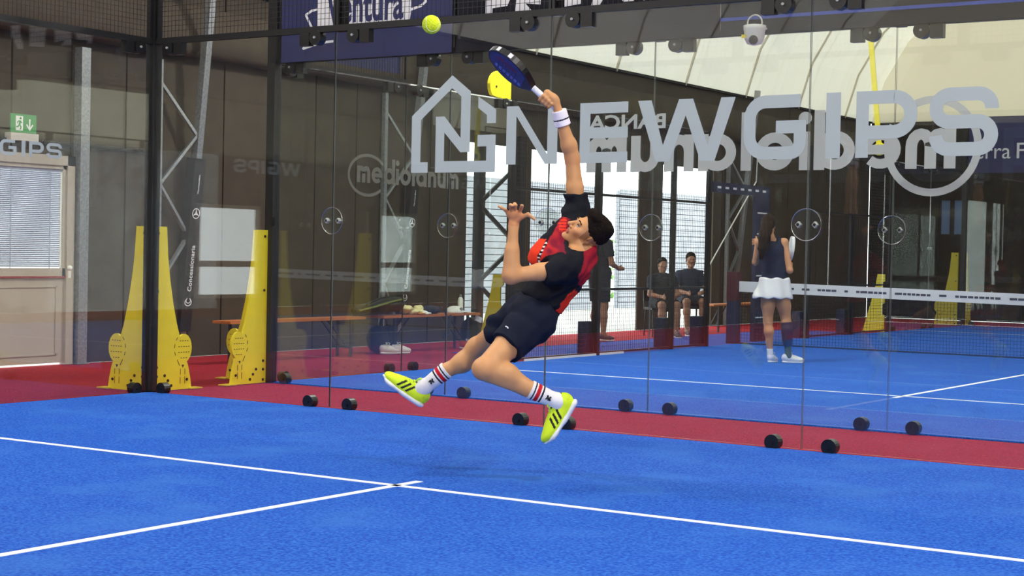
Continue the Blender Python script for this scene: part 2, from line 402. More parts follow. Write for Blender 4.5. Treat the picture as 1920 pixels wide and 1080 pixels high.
# lattice arches of the tent: leaning inner chord, outer chord, zigzag braces, black printed cover
def lattice(name, y, cover, label, top=4.3, m='galvanised', dark=False):
    t = thing(name, (XL+.05, y, 0), label, 'truss', 'lattice legs along the left tent wall')
    xin = lambda z: XL-.18+.42*(z/4.1) if not dark else XL+.30
    a = MB().bar((xin(0)+.12, y, 0), (xin(top)+.12, y, top), .15 if dark else .085, .15 if dark else .085); obj('inner_chord', a, m, t)
    b = MB().bar((XL+.06, y-.48, 0), (XL+.06, y-.48, min(top, 3.30)), .10 if dark else .06, .10 if dark else .06); obj('outer_chord', b, m, t)
    k = 0; z = .25
    while z < min(top, 3.4)-.5:
        z1 = z+.56; p = (xin(z)+.12, y-.03, z); q = (XL+.06, y-.46, z1)
        if k % 2: p = (xin(z1)+.12, y-.03, z1); q = (XL+.06, y-.46, z)
        obj('brace', MB().bar(p, q, .08 if dark else .05, .05 if dark else .03), m, t); z = z1; k += 1
    if cover:
        c = MB().bar((xin(.3)+.12, y, .3), (xin(2.24)+.12, y, 2.24), .17, .13)
        co = obj('printed_cover', c, 'black_cover', t)
        ax = np.array((xin(2.2)-xin(.3), 0, 1.9)); ax /= np.linalg.norm(ax)
        n_ = np.array((.76, -.65, 0)); 
        ey = np.array((0, -1.0, 0)); 
        # print faces the court side (x+)
        o0 = lambda z: np.array((xin(z)+.12+.070, y, z))
        fx = lambda cz: (lambda u, v: o0(cz)+ax*u+np.array((0, -1, 0))*v)
        pm = MB()
        R = .055
        flat(pm, stroke(arc(0, 0, R, R, 0, 350, 24), .009, True), fx(1.62), (1, 0, 0))
        for an in (0, 120, 240):
            flat(pm, [[(R*math.cos(math.radians(an)), R*math.sin(math.radians(an))), (.014*math.cos(math.radians(an+60)), .014*math.sin(math.radians(an+60))), (0, 0), (.014*math.cos(math.radians(an-60)), .014*math.sin(math.radians(an-60)))]], fx(1.62), (1, 0, 0))
        flat(pm, stroke(arc(0, 0, .04, .05, 30, 330, 12), .010), fx(.62), (1, 0, 0)); flat(pm, stroke(arc(.02, 0, .03, .035, 30, 330, 12), .008), fx(.62), (1, 0, 0))
        P = text_polys('Concessionaria', .085, .001); flat(pm, [[(u, v-.03) for u, v in q] for q in P], fx(.74), (1, 0, 0))
        P = text_polys('Mercedes-Benz', .034); flat(pm, [[(u, v-.012) for u, v in q] for q in P], fx(1.84), (1, 0, 0))
        obj('print', pm, 'banner_white', co)
    return t
lattice('lattice_column', 3.42, True, 'galvanised lattice tent leg with a black printed cover, beside the corner post')
lattice('lattice_column', 7.45, True, 'galvanised lattice tent leg with a black cover, behind the bench with the bags')
lattice('lattice_column', 9.62, False, 'dark lattice tower standing in the bright doorway', 2.9, 'black_cover', True)
lattice('lattice_column', 17.6, False, 'grey lattice tent leg near the far corner of the rear court')

# yard outside the openings
yd = obj('ground_yard', MB().box((-30, -15, -.12), (XL-.06, 40, -.07)), 'concrete'); tag(yd, 'pale concrete yard outside the tent', None, kind='structure')
wb = thing('clad_building', (-9.6, 17, -.07), 'pale grey clad building seen through the open tent side', 'building')
def planks(y0, y1, x, h, par):
    z = -.07
    while z < h:
        obj('cladding_plank', MB().box((x-.05-.012*(int(z*10) % 2), y0, z+.008), (x, y1, min(z+.14, h)-.008)), 'cladding', par); z += .14
planks(14.2, 23.72, -9.6, 2.85, wb); planks(24.92, 32, -9.6, 2.85, wb)
obj('wall_core', MB().box((-9.76, 14.2, -.07), (-9.67, 23.72, 2.8)).box((-9.76, 24.92, -.07), (-9.67, 32, 2.8)), 'cladding', wb)
hd = MB(); rr = random.Random(3)
for k in range(2600):
    c = np.array((-14+rr.uniform(-.6, .6), rr.uniform(12, 40), rr.uniform(0, 1)**1.2*1.75-.05)); d = np.array((rr.uniform(-1, 1), rr.uniform(-1, 1), rr.uniform(-.3, 1))); d /= np.linalg.norm(d)
    a = np.cross(d, (.3, .5, .8)); a /= np.linalg.norm(a); w = rr.uniform(.06, .12)
    hd.add([c, c+d*w+a*w*.5, c+d*w*2, c+d*w-a*w*.5], [(0, 1, 2, 3)])
h = obj('hedge', hd, 'leaf'); tag(h, 'leafy green hedge beyond the yard, seen through the doorway', 'hedge', kind='stuff')

# door with blinds, exit sign, steel post on the left wall
d1 = thing('door_1', (XL, .93, 0), kind='structure'); d1['label'] = 'white door with a blind-covered window and a solid lower panel'
y0, y1 = .09, 1.755
fr = MB().box((XL-.02, y0, 0), (XL+.07, y0+.1, 2.16)).box((XL-.02, y1-.1, 0), (XL+.07, y1, 2.16)).box((XL-.02, y0, 2.06), (XL+.07, y1, 2.16))
obj('door_frame', fr, 'upvc', d1)
obj('window_frame', MB().box((XL, y0+.1, .90), (XL+.05, y1-.1, 1.0)).box((XL, y0+.1, 2.02), (XL+.05, y1-.1, 2.06)).box((XL, y0+.1, .9), (XL+.05, y0+.14, 2.06)).box((XL, y1-.14, .9), (XL+.05, y1-.1, 2.06)), 'upvc', d1)
obj('sill_line', MB().box((XL+.05, y0+.05, .90), (XL+.062, y1-.05, .916)), 'upvc_line', d1)
lp = obj('lower_panel', MB().box((XL-.02, y0+.1, .02), (XL+.035, y1-.1, .90)), 'upvc', d1)
obj('panel_moulding', MB().box((XL+.035, y0+.16, .10), (XL+.045, y1-.20, .115)).box((XL+.035, y0+.16, .80), (XL+.045, y1-.20, .815)).box((XL+.035, y1-.215, .10), (XL+.045, y1-.20, .815)), 'upvc', lp)
obj('pane', MB().box((XL-.008, y0+.14, 1.0), (XL-.002, y1-.14, 2.02)), 'court_glass', d1)
sl = MB()
for k in range(52):
    z = 1.01+k*.0195; sl.add([(XL+.012, y0+.15, z), (XL+.012, y1-.15, z), (XL+.022, y1-.15, z+.0182), (XL+.022, y0+.15, z+.0182)], [(0, 1, 2, 3)])
sl.box((XL+.005, y0+.15, 1.99), (XL+.03, y1-.15, 2.02))
for yy in (.95, 1.45): sl.box((XL+.033, yy, 1.0), (XL+.036, yy+.012, 2.0))
tag(obj('blind_slats', sl, 'blind_white', d1), 'white horizontal blind', kind='stuff')
obj('handle', MB().tube((XL+.06, y1-.06, 1.0), (XL+.06, y1-.06, .90), .022).ball((XL+.07, y1-.06, 1.0), .03), 'exit_white', d1)
w2 = obj('window_2', MB().box((-1.42, YF-.02, 1.78), (-1.38, YF+.05, 2.58)).box((-.90, YF-.02, 1.78), (-.86, YF+.05, 2.58)).box((-1.42, YF-.02, 1.78), (-.86, YF+.05, 1.82)).box((-1.42, YF-.02, 2.54), (-.86, YF+.05, 2.58)).box((-1.19, YF-.02, 1.78), (-1.10, YF+.05, 2.58)), 'far_canvas'); tag(w2, 'two small pale windows in the far end wall', None, kind='structure')
for xa, xb in ((-1.38, -1.19), (-1.10, -.90)): obj('pane', MB().box((xa, YF+.01, 1.82), (xb, YF+.014, 2.54)), 'window_film', w2)
w1 = obj('window_1', MB().box((XL-.02, -4.65, .66), (XL+.03, -4.61, 1.74)).box((XL-.02, -3.64, .66), (XL+.03, -3.6, 1.74)).box((XL-.02, -4.65, .66), (XL+.03, -3.6, .70)).box((XL-.02, -4.65, 1.70), (XL+.03, -3.6, 1.74)).box((XL-.02, -4.65, 1.02), (XL+.03, -3.6, 1.09)), 'upvc'); tag(w1, 'open window in the left tent wall', None, kind='structure')

es = thing('exit_sign', (XL, 1.05, 2.30), 'green emergency exit sign with a running figure and a down arrow above the door', 'sign')
obj('plate', MB().box((XL+.06, .91, 2.36), (XL+.075, 1.23, 2.545)), 'exit_green', es)
obj('lamp_box', MB().box((XL, .90, 2.28), (XL+.09, 1.25, 2.355)), 'grey_box', es)
pic = MB(); fx = lambda u, v: (XL+.0755, .91+u, 2.36+v)
flat(pic, [[(.06, .02), (.15, .02), (.15, .165), (.06, .165)]], fx, (1, 0, 0))
flat(pic, stroke([(.235, .14), (.235, .04)], .016)+stroke([(.195, .085), (.235, .035), (.275, .085)], .016), fx, (1, 0, 0))
pc = obj('pictogram', pic, 'exit_white', es)
man = MB(); fx2 = lambda u, v: (XL+.0775, .91+u, 2.36+v)
flat(man, stroke([(.115, .12), (.105, .08)], .022)+stroke([(.105, .08), (.125, .055), (.115, .03)], .013)+stroke([(.105, .08), (.085, .055), (.065, .055)], .013)+stroke([(.115, .115), (.135, .095)], .01)+stroke([(.113, .115), (.085, .11), (.08, .09)], .01)+[arc(.118, .142, .012, .012, 0, 330, 10)], fx2, (1, 0, 0))
obj('running_figure', man, 'exit_green', es)
tag(obj('steel_post', MB().box((XL+.01, 1.78, 0), (XL+.12, 1.90, 3.30)).box((XL+.005, 1.76, 0), (XL+.14, 1.92, .012)), 'galvanised'), 'galvanised square steel post standing beside the door', 'post')
tag(obj('rail_beam', MB().box((XL+.005, -6, 2.26), (XL+.05, .88, 2.30)).box((XL+.005, 1.27, 2.26), (XL+.03, 1.76, 2.29)).box((XL+.005, 1.93, 2.26), (XL+.03, 3.0, 2.29)), 'dark_canvas'), 'dark horizontal wall rail running above the door', 'rail')

# LED floodlights hung under the roof
def floodlight(x, y, z, power, label):
    t = thing('led_floodlight', (x, y, z), label, 'lamp', 'floodlights under the roof')
    obj('housing', MB().box((x-.3, y-.16, z), (x+.3, y+.16, z+.06)), 'black_metal', t)
    obj('lens', MB().box((x-.27, y-.13, z-.01), (x+.27, y+.13, z)), 'led', t)
    obj('hanger', MB().tube((x, y, z+.06), (x, y, 7.7), .012), 'wire_black', t)
    ld = bpy.data.lights.new('floodlight', 'AREA'); ld.shape = 'RECTANGLE'; ld.size = .6; ld.size_y = .3; ld.energy = power; ld.color = (1, .97, .92)
    lo = bpy.data.objects.new('floodlight_beam', ld); COL.objects.link(lo); lo.parent = t; lo.location = (0, 0, -.02)
    return t
for (x, y, tx) in ((1.2, -3.5, 'near court, left side by the corner'), (8.8, -3.5, 'near court, right side by the back glass'), (1.2, -13, 'near court, far left behind the viewer'), (8.8, -13, 'near court, far right behind the viewer'),
                   (1.2, 5.0, 'rear court, left front'), (8.8, 5.0, 'rear court, right front')):
    floodlight(x, y, 5.7, 150 if y < 0 else 240, 'black LED floodlight hung over the '+tx)
# ================================================================== COURT ENCLOSURES
def clampset(pane, along, nrm, pts_bottom, pts_top, disc=None):
    """floor clamps, hanging top clamps and the joint disc, all bolted to one glass pane"""
    al = np.array(along, float); nr = np.array(nrm, float); up = np.array((0, 0, 1.0))
    rd = [(.052*math.cos(a), .042+.052*math.sin(a)) for a in [math.radians(-54+q*288/14) for q in range(15)]]
    bolts = MB(); shiny = MB()
    for p in pts_bottom:
        p = np.array(p, float)
        obj('floor_clamp', MB().prism(rd, p-nr*.035, al, up, nr, .07), 'black_plastic', pane)
        bolts.tube(p-nr*.044+up*.04, p+nr*.044+up*.04, .012)
    for p, s in pts_top:
        p = np.array(p, float)
        sq = [(s*.035, 0), (s*.13, 0), (s*.13, -.10), (s*.035, -.10)]
        dk = [(-s*.03+.06*math.cos(a), -.04+.06*math.sin(a)) for a in [math.pi*2*i/16 for i in range(16)]]
        obj('top_clamp', MB().prism(sq, p-nr*.03, al, up, nr, .06).prism(dk, p-nr*.035, al, up, nr, .07), 'black_plastic', pane)
        b0 = p+al*(-s*.03)-up*.04
        shiny.tube(b0-nr*.047, b0+nr*.047, .010)
    if disc is not None:
        c0 = np.array(disc, float)
        poly = [(.104*math.cos(2*math.pi*i/28), .104*math.sin(2*math.pi*i/28)) for i in range(28)]
        obj('joint_disc', MB().prism(poly, c0-nr*.0145, al, up, nr, .006).prism(poly, c0+nr*.0085, al, up, nr, .006), 'clear_disc', pane)
        obj('disc_rim', MB().ring(c0-nr*.014, al, up, .105, .0015, 32, 5), 'steel', pane)
        for s in (-1, 1):
            b = c0+al*s*.058
            shiny.prism([(.018, 0), (0, .022), (-.018, 0), (0, -.022)], b-nr*.017, al, up, nr, .034)
            bolts.tube(b-nr*.0185, b+nr*.0185, .011)
    if bolts.v: obj('black_bolts', bolts, 'black_plastic', pane)
    if shiny.v: obj('steel_bolts', shiny, 'bolt_grey', pane)
def glass_panel(wall, o, along, nrm, h=2.965, wdt=2.0, disc=True, first=False):
    """one toughened pane; o = foot of the joint it starts from"""
    o = np.array(o, float); al = np.array(along, float); nr = np.array(nrm, float); up = np.array((0, 0, 1.0))
    s0 = .036 if first else .004
    mb = MB().prism([(s0, .012), (wdt-.004, .012), (wdt-.004, h), (s0, h)], o-nr*.006, al, up, nr, .012)
    p = obj('glass_pane', mb, None, wall, mats=['court_glass', 'black_plastic' if first else 'glass_edge'], fmat=[0, 0, 1, 1, 1, 1])
    clampset(p, al, nr, [o+al*(.20 if not first else .17), o+al*(wdt-.20)], [(o+al*.22+up*h, 1), (o+al*(wdt-.22)+up*h, -1)], o+al*wdt+up*1.48 if disc else None)
def mesh_panel(wall, o, along, nrm, wdt, z0, z1, step=.042, rails=(), wr=.0016, name='mesh_frame'):
    o = np.array(o, float); al = np.array(along, float); nr = np.array(nrm, float); up = np.array((0, 0, 1.0))
    f = MB()
    for s in (.015, wdt-.015): f.bar(o+al*s+up*(z0+.025), o+al*s+up*(z1-.025), .022, .022, up=nr)
    for z in (z0+.0125, z1-.0125): f.bar(o+up*z, o+al*wdt+up*z, .03, .025)
    for z in rails: f.bar(o+up*z, o+al*wdt+up*z, .035, .03)
    t = obj(name, f, 'black_metal', wall)
    w = MB(); n = int((wdt-.08)/step)
    for i in range(1, n+1):
        p = o+al*(.04+i*step); w.bar(p+up*z0, p+up*z1, 2*wr, 2*wr)
    m = int((z1-z0-.08)/step)
    for i in range(1, m+1):
        p = o+up*(z0+.04+i*step); w.bar(p, p+al*wdt, 2*wr, 2*wr)
    tag(obj('wire_mesh', w, 'wire_black', t), None, None, kind='stuff')
X, Yv = (1, 0, 0), (0, 1, 0)
def row(y, label, step=.042):
    w = thing('glass_wall', (5, y, 0), label, 'glass wall', 'glass walls of the courts')
    for k in range(5):
        glass_panel(w, (2*k, y, 0), X, Yv, disc=k < 4, first=k == 0, wdt=2.0 if k < 4 else 1.964)
        x0 = .036 if k == 0 else 0; x9 = .036 if k == 4 else 0; mesh_panel(w, (2*k+x0, y, 2.99), X, Yv, 2-x0-x9, 0, 1.0, step)
    obj('top_beam', MB().box((0.036, y-.022, 2.965), (9.964, y+.022, 2.99)), 'black_metal', w)
    for k in range(1, 5): obj('upright', MB().box((2*k-.04, y+.023, 2.97), (2*k+.04, y+.10, 4.1)), 'black_metal', w)
row(0, 'near glass back wall carrying the big NEWGIPS lettering'); row(D, 'second glass wall across the red walkway, behind the near one'); row(D+20, 'farthest glass wall at the end of the rear court')
def corner(x, y, label, sx=1, sy=1, z1=4.1):
    t = thing('corner_post', (x, y, 0), label, 'post')
    obj('post', MB().box((x-sx*.06, y-sy*.033, 0), (x+sx*.033, y+sy*.06, z1)), 'black_metal', t)
    obj('foot_plate', MB().box((x-sx*.062, y-sy*.033, 0), (x+sx*.033, y+sy*.062, .012)), 'black_metal', t)
    obj('bolt', MB().tube((x-sx*.02, y-sy*.04, 1.58), (x-sx*.02, y-sy*.03, 1.58), .012), 'black_plastic', t)
    return t
corner(0, 0, 'black steel corner post of the near court between two yellow plates')
corner(0, D, 'black steel corner post at the left of the rear court', 1, -1)
corner(0, D+20, 'black steel corner post at the far left of the rear court')
corner(10, 0, 'black steel corner post at the right of the near court', -1); corner(10, D, 'black steel corner post at the near right of the rear court', -1, -1); corner(10, D+20, 'black steel corner post at the far right of the rear court', -1)
obj('latch', MB().box((.02, D-.06, 1.46), (.06, D-.02, 1.54)), 'black_plastic', bpy.data.objects['corner_post.001'])
def side(x, y0, s, label):
    w = thing('glass_wall', (x, y0+s*2, 0), label, 'glass wall', 'glass walls of the courts')
    for k in range(2): glass_panel(w, (x, y0+s*(2*k), 0), (0, s, 0), X, disc=k < 1, first=k == 0)
    mesh_panel(w, (x, y0+s*.036, 2.99), (0, s, 0), X, 1.96, 0, 1.0)
    obj('top_beam', MB().box((x-.022, y0+s*.036, 2.965), (x+.022, y0+s*2, 2.99)), 'black_metal', w)
    obj('edge_cap', MB().box((x-.012, y0+s*2.05, 2.965), (x+.012, y0+s*3.95, 2.978)), 'white_steel', w)
    obj('upright', MB().box((x-.03, y0+s*4-.04, 0), (x+.03, y0+s*4+.04, 2.965)), 'black_metal', w)
side(0, 0, -1, 'near court left glass side wall in front of the white door'); side(10, 0, -1, 'near court right glass side wall')
side(0, D, 1, 'rear court left glass side wall in front of the benches'); side(10, D, 1, 'rear court right glass side wall, near end')
side(0, D+20, -1, 'rear court left glass side wall at the far end'); side(10, D+20, -1, 'rear court right glass side wall at the far end')
for x, wd_ in ((0, 'left'), (10, 'right')):
    w = thing('mesh_fence', (x, D+10, 0), 'black wire mesh fence with padded uprights along the %s side of the rear court' % wd_, 'fence')
    for y0, wd in ((D+4.05, 1.85), (D+5.99, 1.90), (D+7.94, .98), (D+12.47, 1.70), (D+14.27, 1.68)):
        mesh_panel(w, (x, y0, .02), (0, 1, 0), X, wd, 0, 2.98, .05, rails=(.80, 1.97), wr=.0014)
    obj('base_rail', MB().box((x+.02, D+4.3, .004), (x+.035, D+6.6, .030)), 'banner_white', w)
    for y0 in (D+5.95, D+7.92, D+8.95, D+12.42, D+14.22):
        hw = .012 if D+7 < y0 < D+10 else .035
        u_ = obj('upright', MB().box((x-.04, y0-hw, 0), (x+.04, y0+hw, 3.0)), 'black_metal', w)
        obj('base_pad', MB().box((x-.19, y0-.12, 0), (x-.05, y0+.12, .42)), 'navy_pad', u_)

# --- yellow buttress plates: racket cut-out at the foot
def buttress(foot, out, nrm, label, h=1.42, small=False, mirror=False):
    foot = np.array(foot, float); ou = np.array(out, float); nr = np.array(nrm, float); up = np.array((0, 0, 1.0))
    t = thing('buttress_plate', foot+ou*.25, label, 'support plate', 'yellow court support plates')
    if not small:
        prof = [(.035, 0), (.50, 0), (.485, .09), (.46, .19), (.44, .245)]
        prof += [(.405+.092*math.cos(a), .36+.125*math.sin(a)) for a in [math.radians(q) for q in (-58, -38, -18, 0, 20, 40, 60, 80, 100, 125)]]
        prof += [(.315, .56), (.265, .75), (.225, .95), (.195, 1.15), (.175, h), (.035, h)]
    else:
        prof = [(.03, 0), (.42, 0), (.36, .22), (.28, .5), (.2, .8), (.17, h), (.03, h), (.03, h-.12), (.07, h-.14), (.07, h-.35), (.03, h-.37), (.03, .5), (.07, .48), (.07, .3), (.03, .28)]
    obj('plate', MB().prism(prof, foot-nr*.012, ou, up, nr, .024), 'yellow_paint', t)
    if not small:
        obj('base_foot', MB().prism([(.46, 0), (.60, 0), (.60, .010), (.46, .010)], foot-nr*.05, ou, up, nr, .10), 'yellow_shade', t)
        for s in (-1, 1):
            ink = MB(); o_ = foot+nr*s*.0125; fx = lambda u, v: o_+ou*u+up*v
            flat(ink, stroke(arc(.385, .36, .10, .125, 130, 225, 6), .005)[::2], fx, nr*s)
            for r_, (zz, n_) in enumerate(((.275, 3), (.325, 5), (.375, 5), (.425, 4))):
                for i in range(n_):
                    u = .40+(i-(n_-1)/2)*.03; flat(ink, [[(u-.007, zz-.003), (u+.007, zz-.003), (u+.007, zz+.003), (u-.007, zz+.003)]], fx, nr*s)
            flat(ink, [[(.375, .215), (.405, .215), (.39, .19)]], fx, nr*s)
            for uu in (.36, .415):
                for z0, z1 in ((.13, .18), (.05, .11)): flat(ink, stroke([(uu, z0), (uu, z1)], .005), fx, nr*s)
            flat(ink, stroke([(.32, .26), (.35, .21)], .006), fx, nr*s)
            tag(obj('cut_marks', ink, 'black_plastic', t), None, kind='stuff')
        holes = ((.075, 1.36), (.075, .86), (.075, .205), (.075, .125), (.17, .13), (.21, .085), (.44, .085), (.075, .03), (.25, .04))
        for (u, v) in holes:
            p = foot+ou*u+up*v; obj('bolt', MB().tube(p-nr*.018, p+nr*.018, .013, 10), 'black_plastic', t)
    return t
buttress((-.026, .03, 0), (-1, 0, 0), Yv, 'yellow racket-shaped support plate left of the near corner post')
buttress((-.03, .026, 0), (0, 1, 0), X, 'yellow racket-shaped support plate right of the near corner post')
buttress((-.03, D-.026, 0), (0, -1, 0), X, 'front yellow racket-shaped support plate of the rear court corner post')
buttress((-.06, D-.01, 0), (-1, 0, 0), Yv, 'hindmost yellow plate of the rear court corner, half hidden behind another')
buttress((-.08, D+20.02, 0), (-1, 0, 0), Yv, 'yellow support plate left of the far corner post')
buttress((-.03, D+20.08, 0), (0, 1, 0), X, 'yellow support plate right of the far corner post')
buttress((-.05, D+4.0, 0), (-1, 0, 0), Yv, 'short yellow support plate by the open doorway', 1.0, True)
buttress((-.05, D+16.0, 0), (-1, 0, 0), Yv, 'short yellow support plate seen through the far net', 1.0, True)
# yellow racket-head disc above the side glass
yd_ = thing('racket_disc', (0, D+3.75, 2.98), 'yellow half-disc board on top of the side glass', 'board')
obj('board', MB().prism([(.22, 0), (.22, .26)]+[(.20*math.cos(a)*1.0, .13+.17*math.sin(a)) for a in [math.radians(q) for q in range(70, 235, 15)]]+[(-.05, 0)], (-.02, D+3.70, 2.98), (0, 1, 0), (0, 0, 1), X, .04), 'yellow_paint', yd_)
obj('bolt', MB().tube((.018, D+3.62, 3.10), (.028, D+3.62, 3.10), .012), 'black_plastic', yd_)

# --- advertising banners on the upper mesh of the rear court
def banner(x0, x1, y, z0, z1, m, label):
    t = thing('advertising_banner', ((x0+x1)/2, y, z0), label, 'banner')
    obj('sheet', MB().box((x0, y-.004, z0), (x1, y+.004, z1)), m, t); return t
bn = banner(.12, 2.05, D-.07, 2.965, 4.05, 'navy_banner', 'navy banner lettered Ventura on a white label, behind the upper mesh')
fx = lambda u, v: (u, D-.0745, v)
lab = MB(); NY = (0, -1, 0)
flat(lab, [[(.55, 3.215), (1.50, 3.215), (1.56, 3.235), (1.60, 3.28), (1.61, 3.34), (1.61, 3.95), (.55, 3.95)]], fx, NY, .002)
flat(lab, stroke([(.55, 3.43), (.48, 3.42), (.41, 3.385), (.50, 3.24), (.44, 3.15), (.38, 3.075)], .022)+stroke([(.385, 3.08), (.50, 3.105), (.62, 3.125), (.74, 3.13)], .022), fx, NY, .002)
flat(lab, stroke([(1.61, 3.36), (1.72, 3.385), (1.77, 3.42), (1.73, 3.50), (1.76, 3.6)], .022), fx, NY, .002)
obj('label_shape', lab, 'banner_white', bn)
P = text_polys('Ventura', .42, .010); w = max(p[0] for q in P for p in q); vt = MB()
flat(vt, [[(.66+p[0]*.87/w, 3.295+p[1]) for p in q] for q in P], lambda u, v: (u, D-.0768, v), NY, .002)
obj('lettering', vt, 'navy_banner', bn)
b2 = banner(2.10, 4.6, D-.07, 2.965, 4.05, 'dark_banner', 'dark banner with big white letter shapes cut off by the frame')
wl_ = MB()
flat(wl_, [[(2.40, 3.17), (2.47, 3.17), (2.47, 3.24), (2.62, 3.25), (2.66, 3.33), (2.40, 3.33)], [(2.70, 3.19), (2.86, 3.20), (2.80, 3.26), (2.95, 3.24), (2.98, 3.6), (2.74, 3.6)], [(3.12, 3.20), (3.34, 3.22), (3.34, 3.6), (3.05, 3.6)], [(3.44, 3.20), (3.52, 3.20), (3.62, 3.34), (3.74, 3.21), (3.84, 3.21), (3.66, 3.45), (3.50, 3.45)], [(3.92, 3.21), (4.30, 3.23), (4.30, 3.28), (4.0, 3.28), (4.0, 3.6), (3.92, 3.6)]], lambda u, v: (u, D-.0745, v+.075), NY, .002)
obj('lettering', wl_, 'banner_white', b2)
b3 = banner(4.605, 9.9, D-.07, 2.965, 4.05, 'dark_banner', 'long plain dark banner on the upper mesh of the rear court')
obj('stripe', MB().box((4.605, D-.078, 3.075), (9.9, D-.0745, 3.10)).box((4.605, D-.078, 3.30), (9.9, D-.0745, 3.33)), 'blue_stripe', b3)
b4 = banner(.06, 6, D+20-.07, 2.965, 4.05, 'navy_banner', 'navy banner with white lettering on the far mesh of the rear court')
for wd_, x0, x1 in (('erra', .16, .87), ('F', .95, 1.17)):
    P = text_polys(wd_, .43); wx = max(p[0] for q in P for p in q); tf = MB(); flat(tf, [[(x0+p[0]*(x1-x0)/wx, 3.24+p[1]) for p in q] for q in P], lambda u, v: (u, D+20-.0745, v), NY, .002); obj('lettering', tf, 'banner_white', b4)
b5 = thing('advertising_banner', (.06, D+1, 3.07), 'navy banner on the side mesh of the rear court', 'banner'); obj('sheet', MB().box((-.053, D+.12, 3.07), (-.045, D+1.96, 4.0)), 'navy_banner', b5)
b6 = thing('advertising_banner', (10, D+5, 3.07), 'dark banner along the right side of the rear court', 'banner'); obj('sheet', MB().box((9.94, D+4.2, 3.76), (9.948, D+16, 4.6)), 'dark_banner', b6)
b7 = thing('advertising_banner', (-.13, D+10.95, 0), 'navy gate banner with small white marks on a tall navy pillar behind the net', 'gate banner')
obj('beam', MB().box((-.16, D+9.30, 2.16), (-.10, D+11.20, 2.31)), 'navy_pad', b7)
obj('pillar', MB().box((-.16, D+10.72, 0), (-.10, D+11.18, 2.16)), 'navy_pad', b7)
mk = MB()
for k in range(7): mk.box((-.099, D+9.42+k*.25, 2.22), (-.097, D+9.53+k*.25, 2.25))
for k in range(6): mk.box((-.099, D+10.76, .35+k*.31), (-.097, D+11.14, .37+k*.31))
obj('marks', mk, 'banner_white', b7)

# --- stickers on the glass
def letter_strokes(ch, x, w, h, t):
    """wide sans capitals as strokes; x = left edge, baseline 0"""
    q = []; x1 = x+w; a = t/2
    if ch == 'N': q += [[(x, 0), (x+t, 0), (x+t, h-t*.85), (x1-t*1.2, 0), (x1, 0), (x1, h), (x1-t, h), (x1-t, t*.85), (x+t*1.2, h), (x, h)]]
    if ch == 'E': q += [[(x, 0), (x+t, 0), (x+t, h), (x, h)]]+[[(x+t, z), (x1, z), (x1, z+t*.9), (x+t, z+t*.9)] for z in (0, h/2-t*.45, h-t*.9)]
    if ch == 'W':
        k = t*1.25; m = (x+x1)/2
        b0, b1 = x+w*.27, x1-w*.27
        q += [[(x, h), (x+k, h), (b0, k*1.05), (m-k*.5, h), (m+k*.5, h), (b1, k*1.05), (x1-k, h), (x1, h), (b1+k*.5, 0), (b1-k*.5, 0), (m, h-k*1.05), (b0+k*.5, 0), (b0-k*.5, 0)]]
    r = h*.26
    if ch == 'G': q += stroke([(x1-a, h-a)]+[(x+r+a, h-a)]+arc(x+r+a, h-r-a, r, r, 90, 180, 6)[1:]+arc(x+r+a, r+a, r, r, 180, 270, 6)+arc(x1-r*.6-a, r*.6+a, r*.6, r*.6, 270, 360, 5)+[(x1-a, h*.5), (x+w*.52, h*.5)], t)
    if ch == 'I': q += [[(x, 0), (x1, 0), (x1, h), (x, h)]]
    if ch == 'P': q += [[(x, 0), (x+t, 0), (x+t, h), (x, h)]]+stroke([(x+t, h-a), (x1-r-a, h-a)]+arc(x1-r-a, h-a-r, r, r, 90, 0, 6)+arc(x1-r-a, h-a-r, r, r, 0, -90, 6)[1:]+[(x+t, h-a-2*r)], t)
    if ch == 'S':
        rr_ = (h-t)/4
        q += stroke([(x1-a, h-a-rr_*1.1)]+arc(x1-rr_-a, h-a-rr_, rr_, rr_, 0, 90, 5)+arc(x+rr_+a, h-a-rr_, rr_, rr_, 90, 270, 10)+arc(x1-rr_-a, a+rr_, rr_, rr_, 90, -90, 10)+arc(x+rr_+a, a+rr_, rr_, rr_, 270, 180, 5), t)
    return q
NEWG = (('N', 3.63, .44), ('E', 4.257, .39), ('W', 4.725, .745), ('G', 5.535, .445), ('I', 6.118, .10), ('P', 6.323, .406), ('S', 6.805, .435))
HOUSE = [  # outlines of the house mark, measured from its lower left corner (0.77 wide, 0.72 high)
 [(0, 0), (.155, 0), (.155, .08), (.085, .08), (.085, .40), (.37, .63), (.455, .565), (.455, .255), (.305, .42), (.225, .42), (.225, 0), (.77, 0), (.77, .275), (.61, .275), (.61, .19), (.69, .19), (.69, .085), (.305, .085), (.305, .30), (.455, .15), (.54, .15), (.54, .60), (.37, .725), (0, .43)],
 [(.61, .56), (.77, .46), (.77, .36), (.69, .36), (.69, .42), (.61, .475)]]
st = thing('glass_sticker', (5, -.007, 1.85), 'large pale frosted NEWGIPS lettering with a house mark on the near back glass', 'sticker')
fs = lambda u, v: (u, -.0065, v)
hm = MB(); flat(hm, [[(2.765+u, 1.848+v) for u, v in q] for q in HOUSE], fs, NY); obj('house_mark', hm, 'sticker', st)
for ch, x, w in NEWG:
    lm_ = MB(); flat(lm_, [[(u, 1.90+.004*(u-3.6)+v) for u, v in q] for q in letter_strokes(ch, x, w, .425, .085)], fs, NY); obj('letter', lm_, 'sticker', st)
st2 = thing('glass_sticker', (.007, -1.3, 1.93), 'small frosted lettering ending in GIPS on the near left side glass', 'sticker')
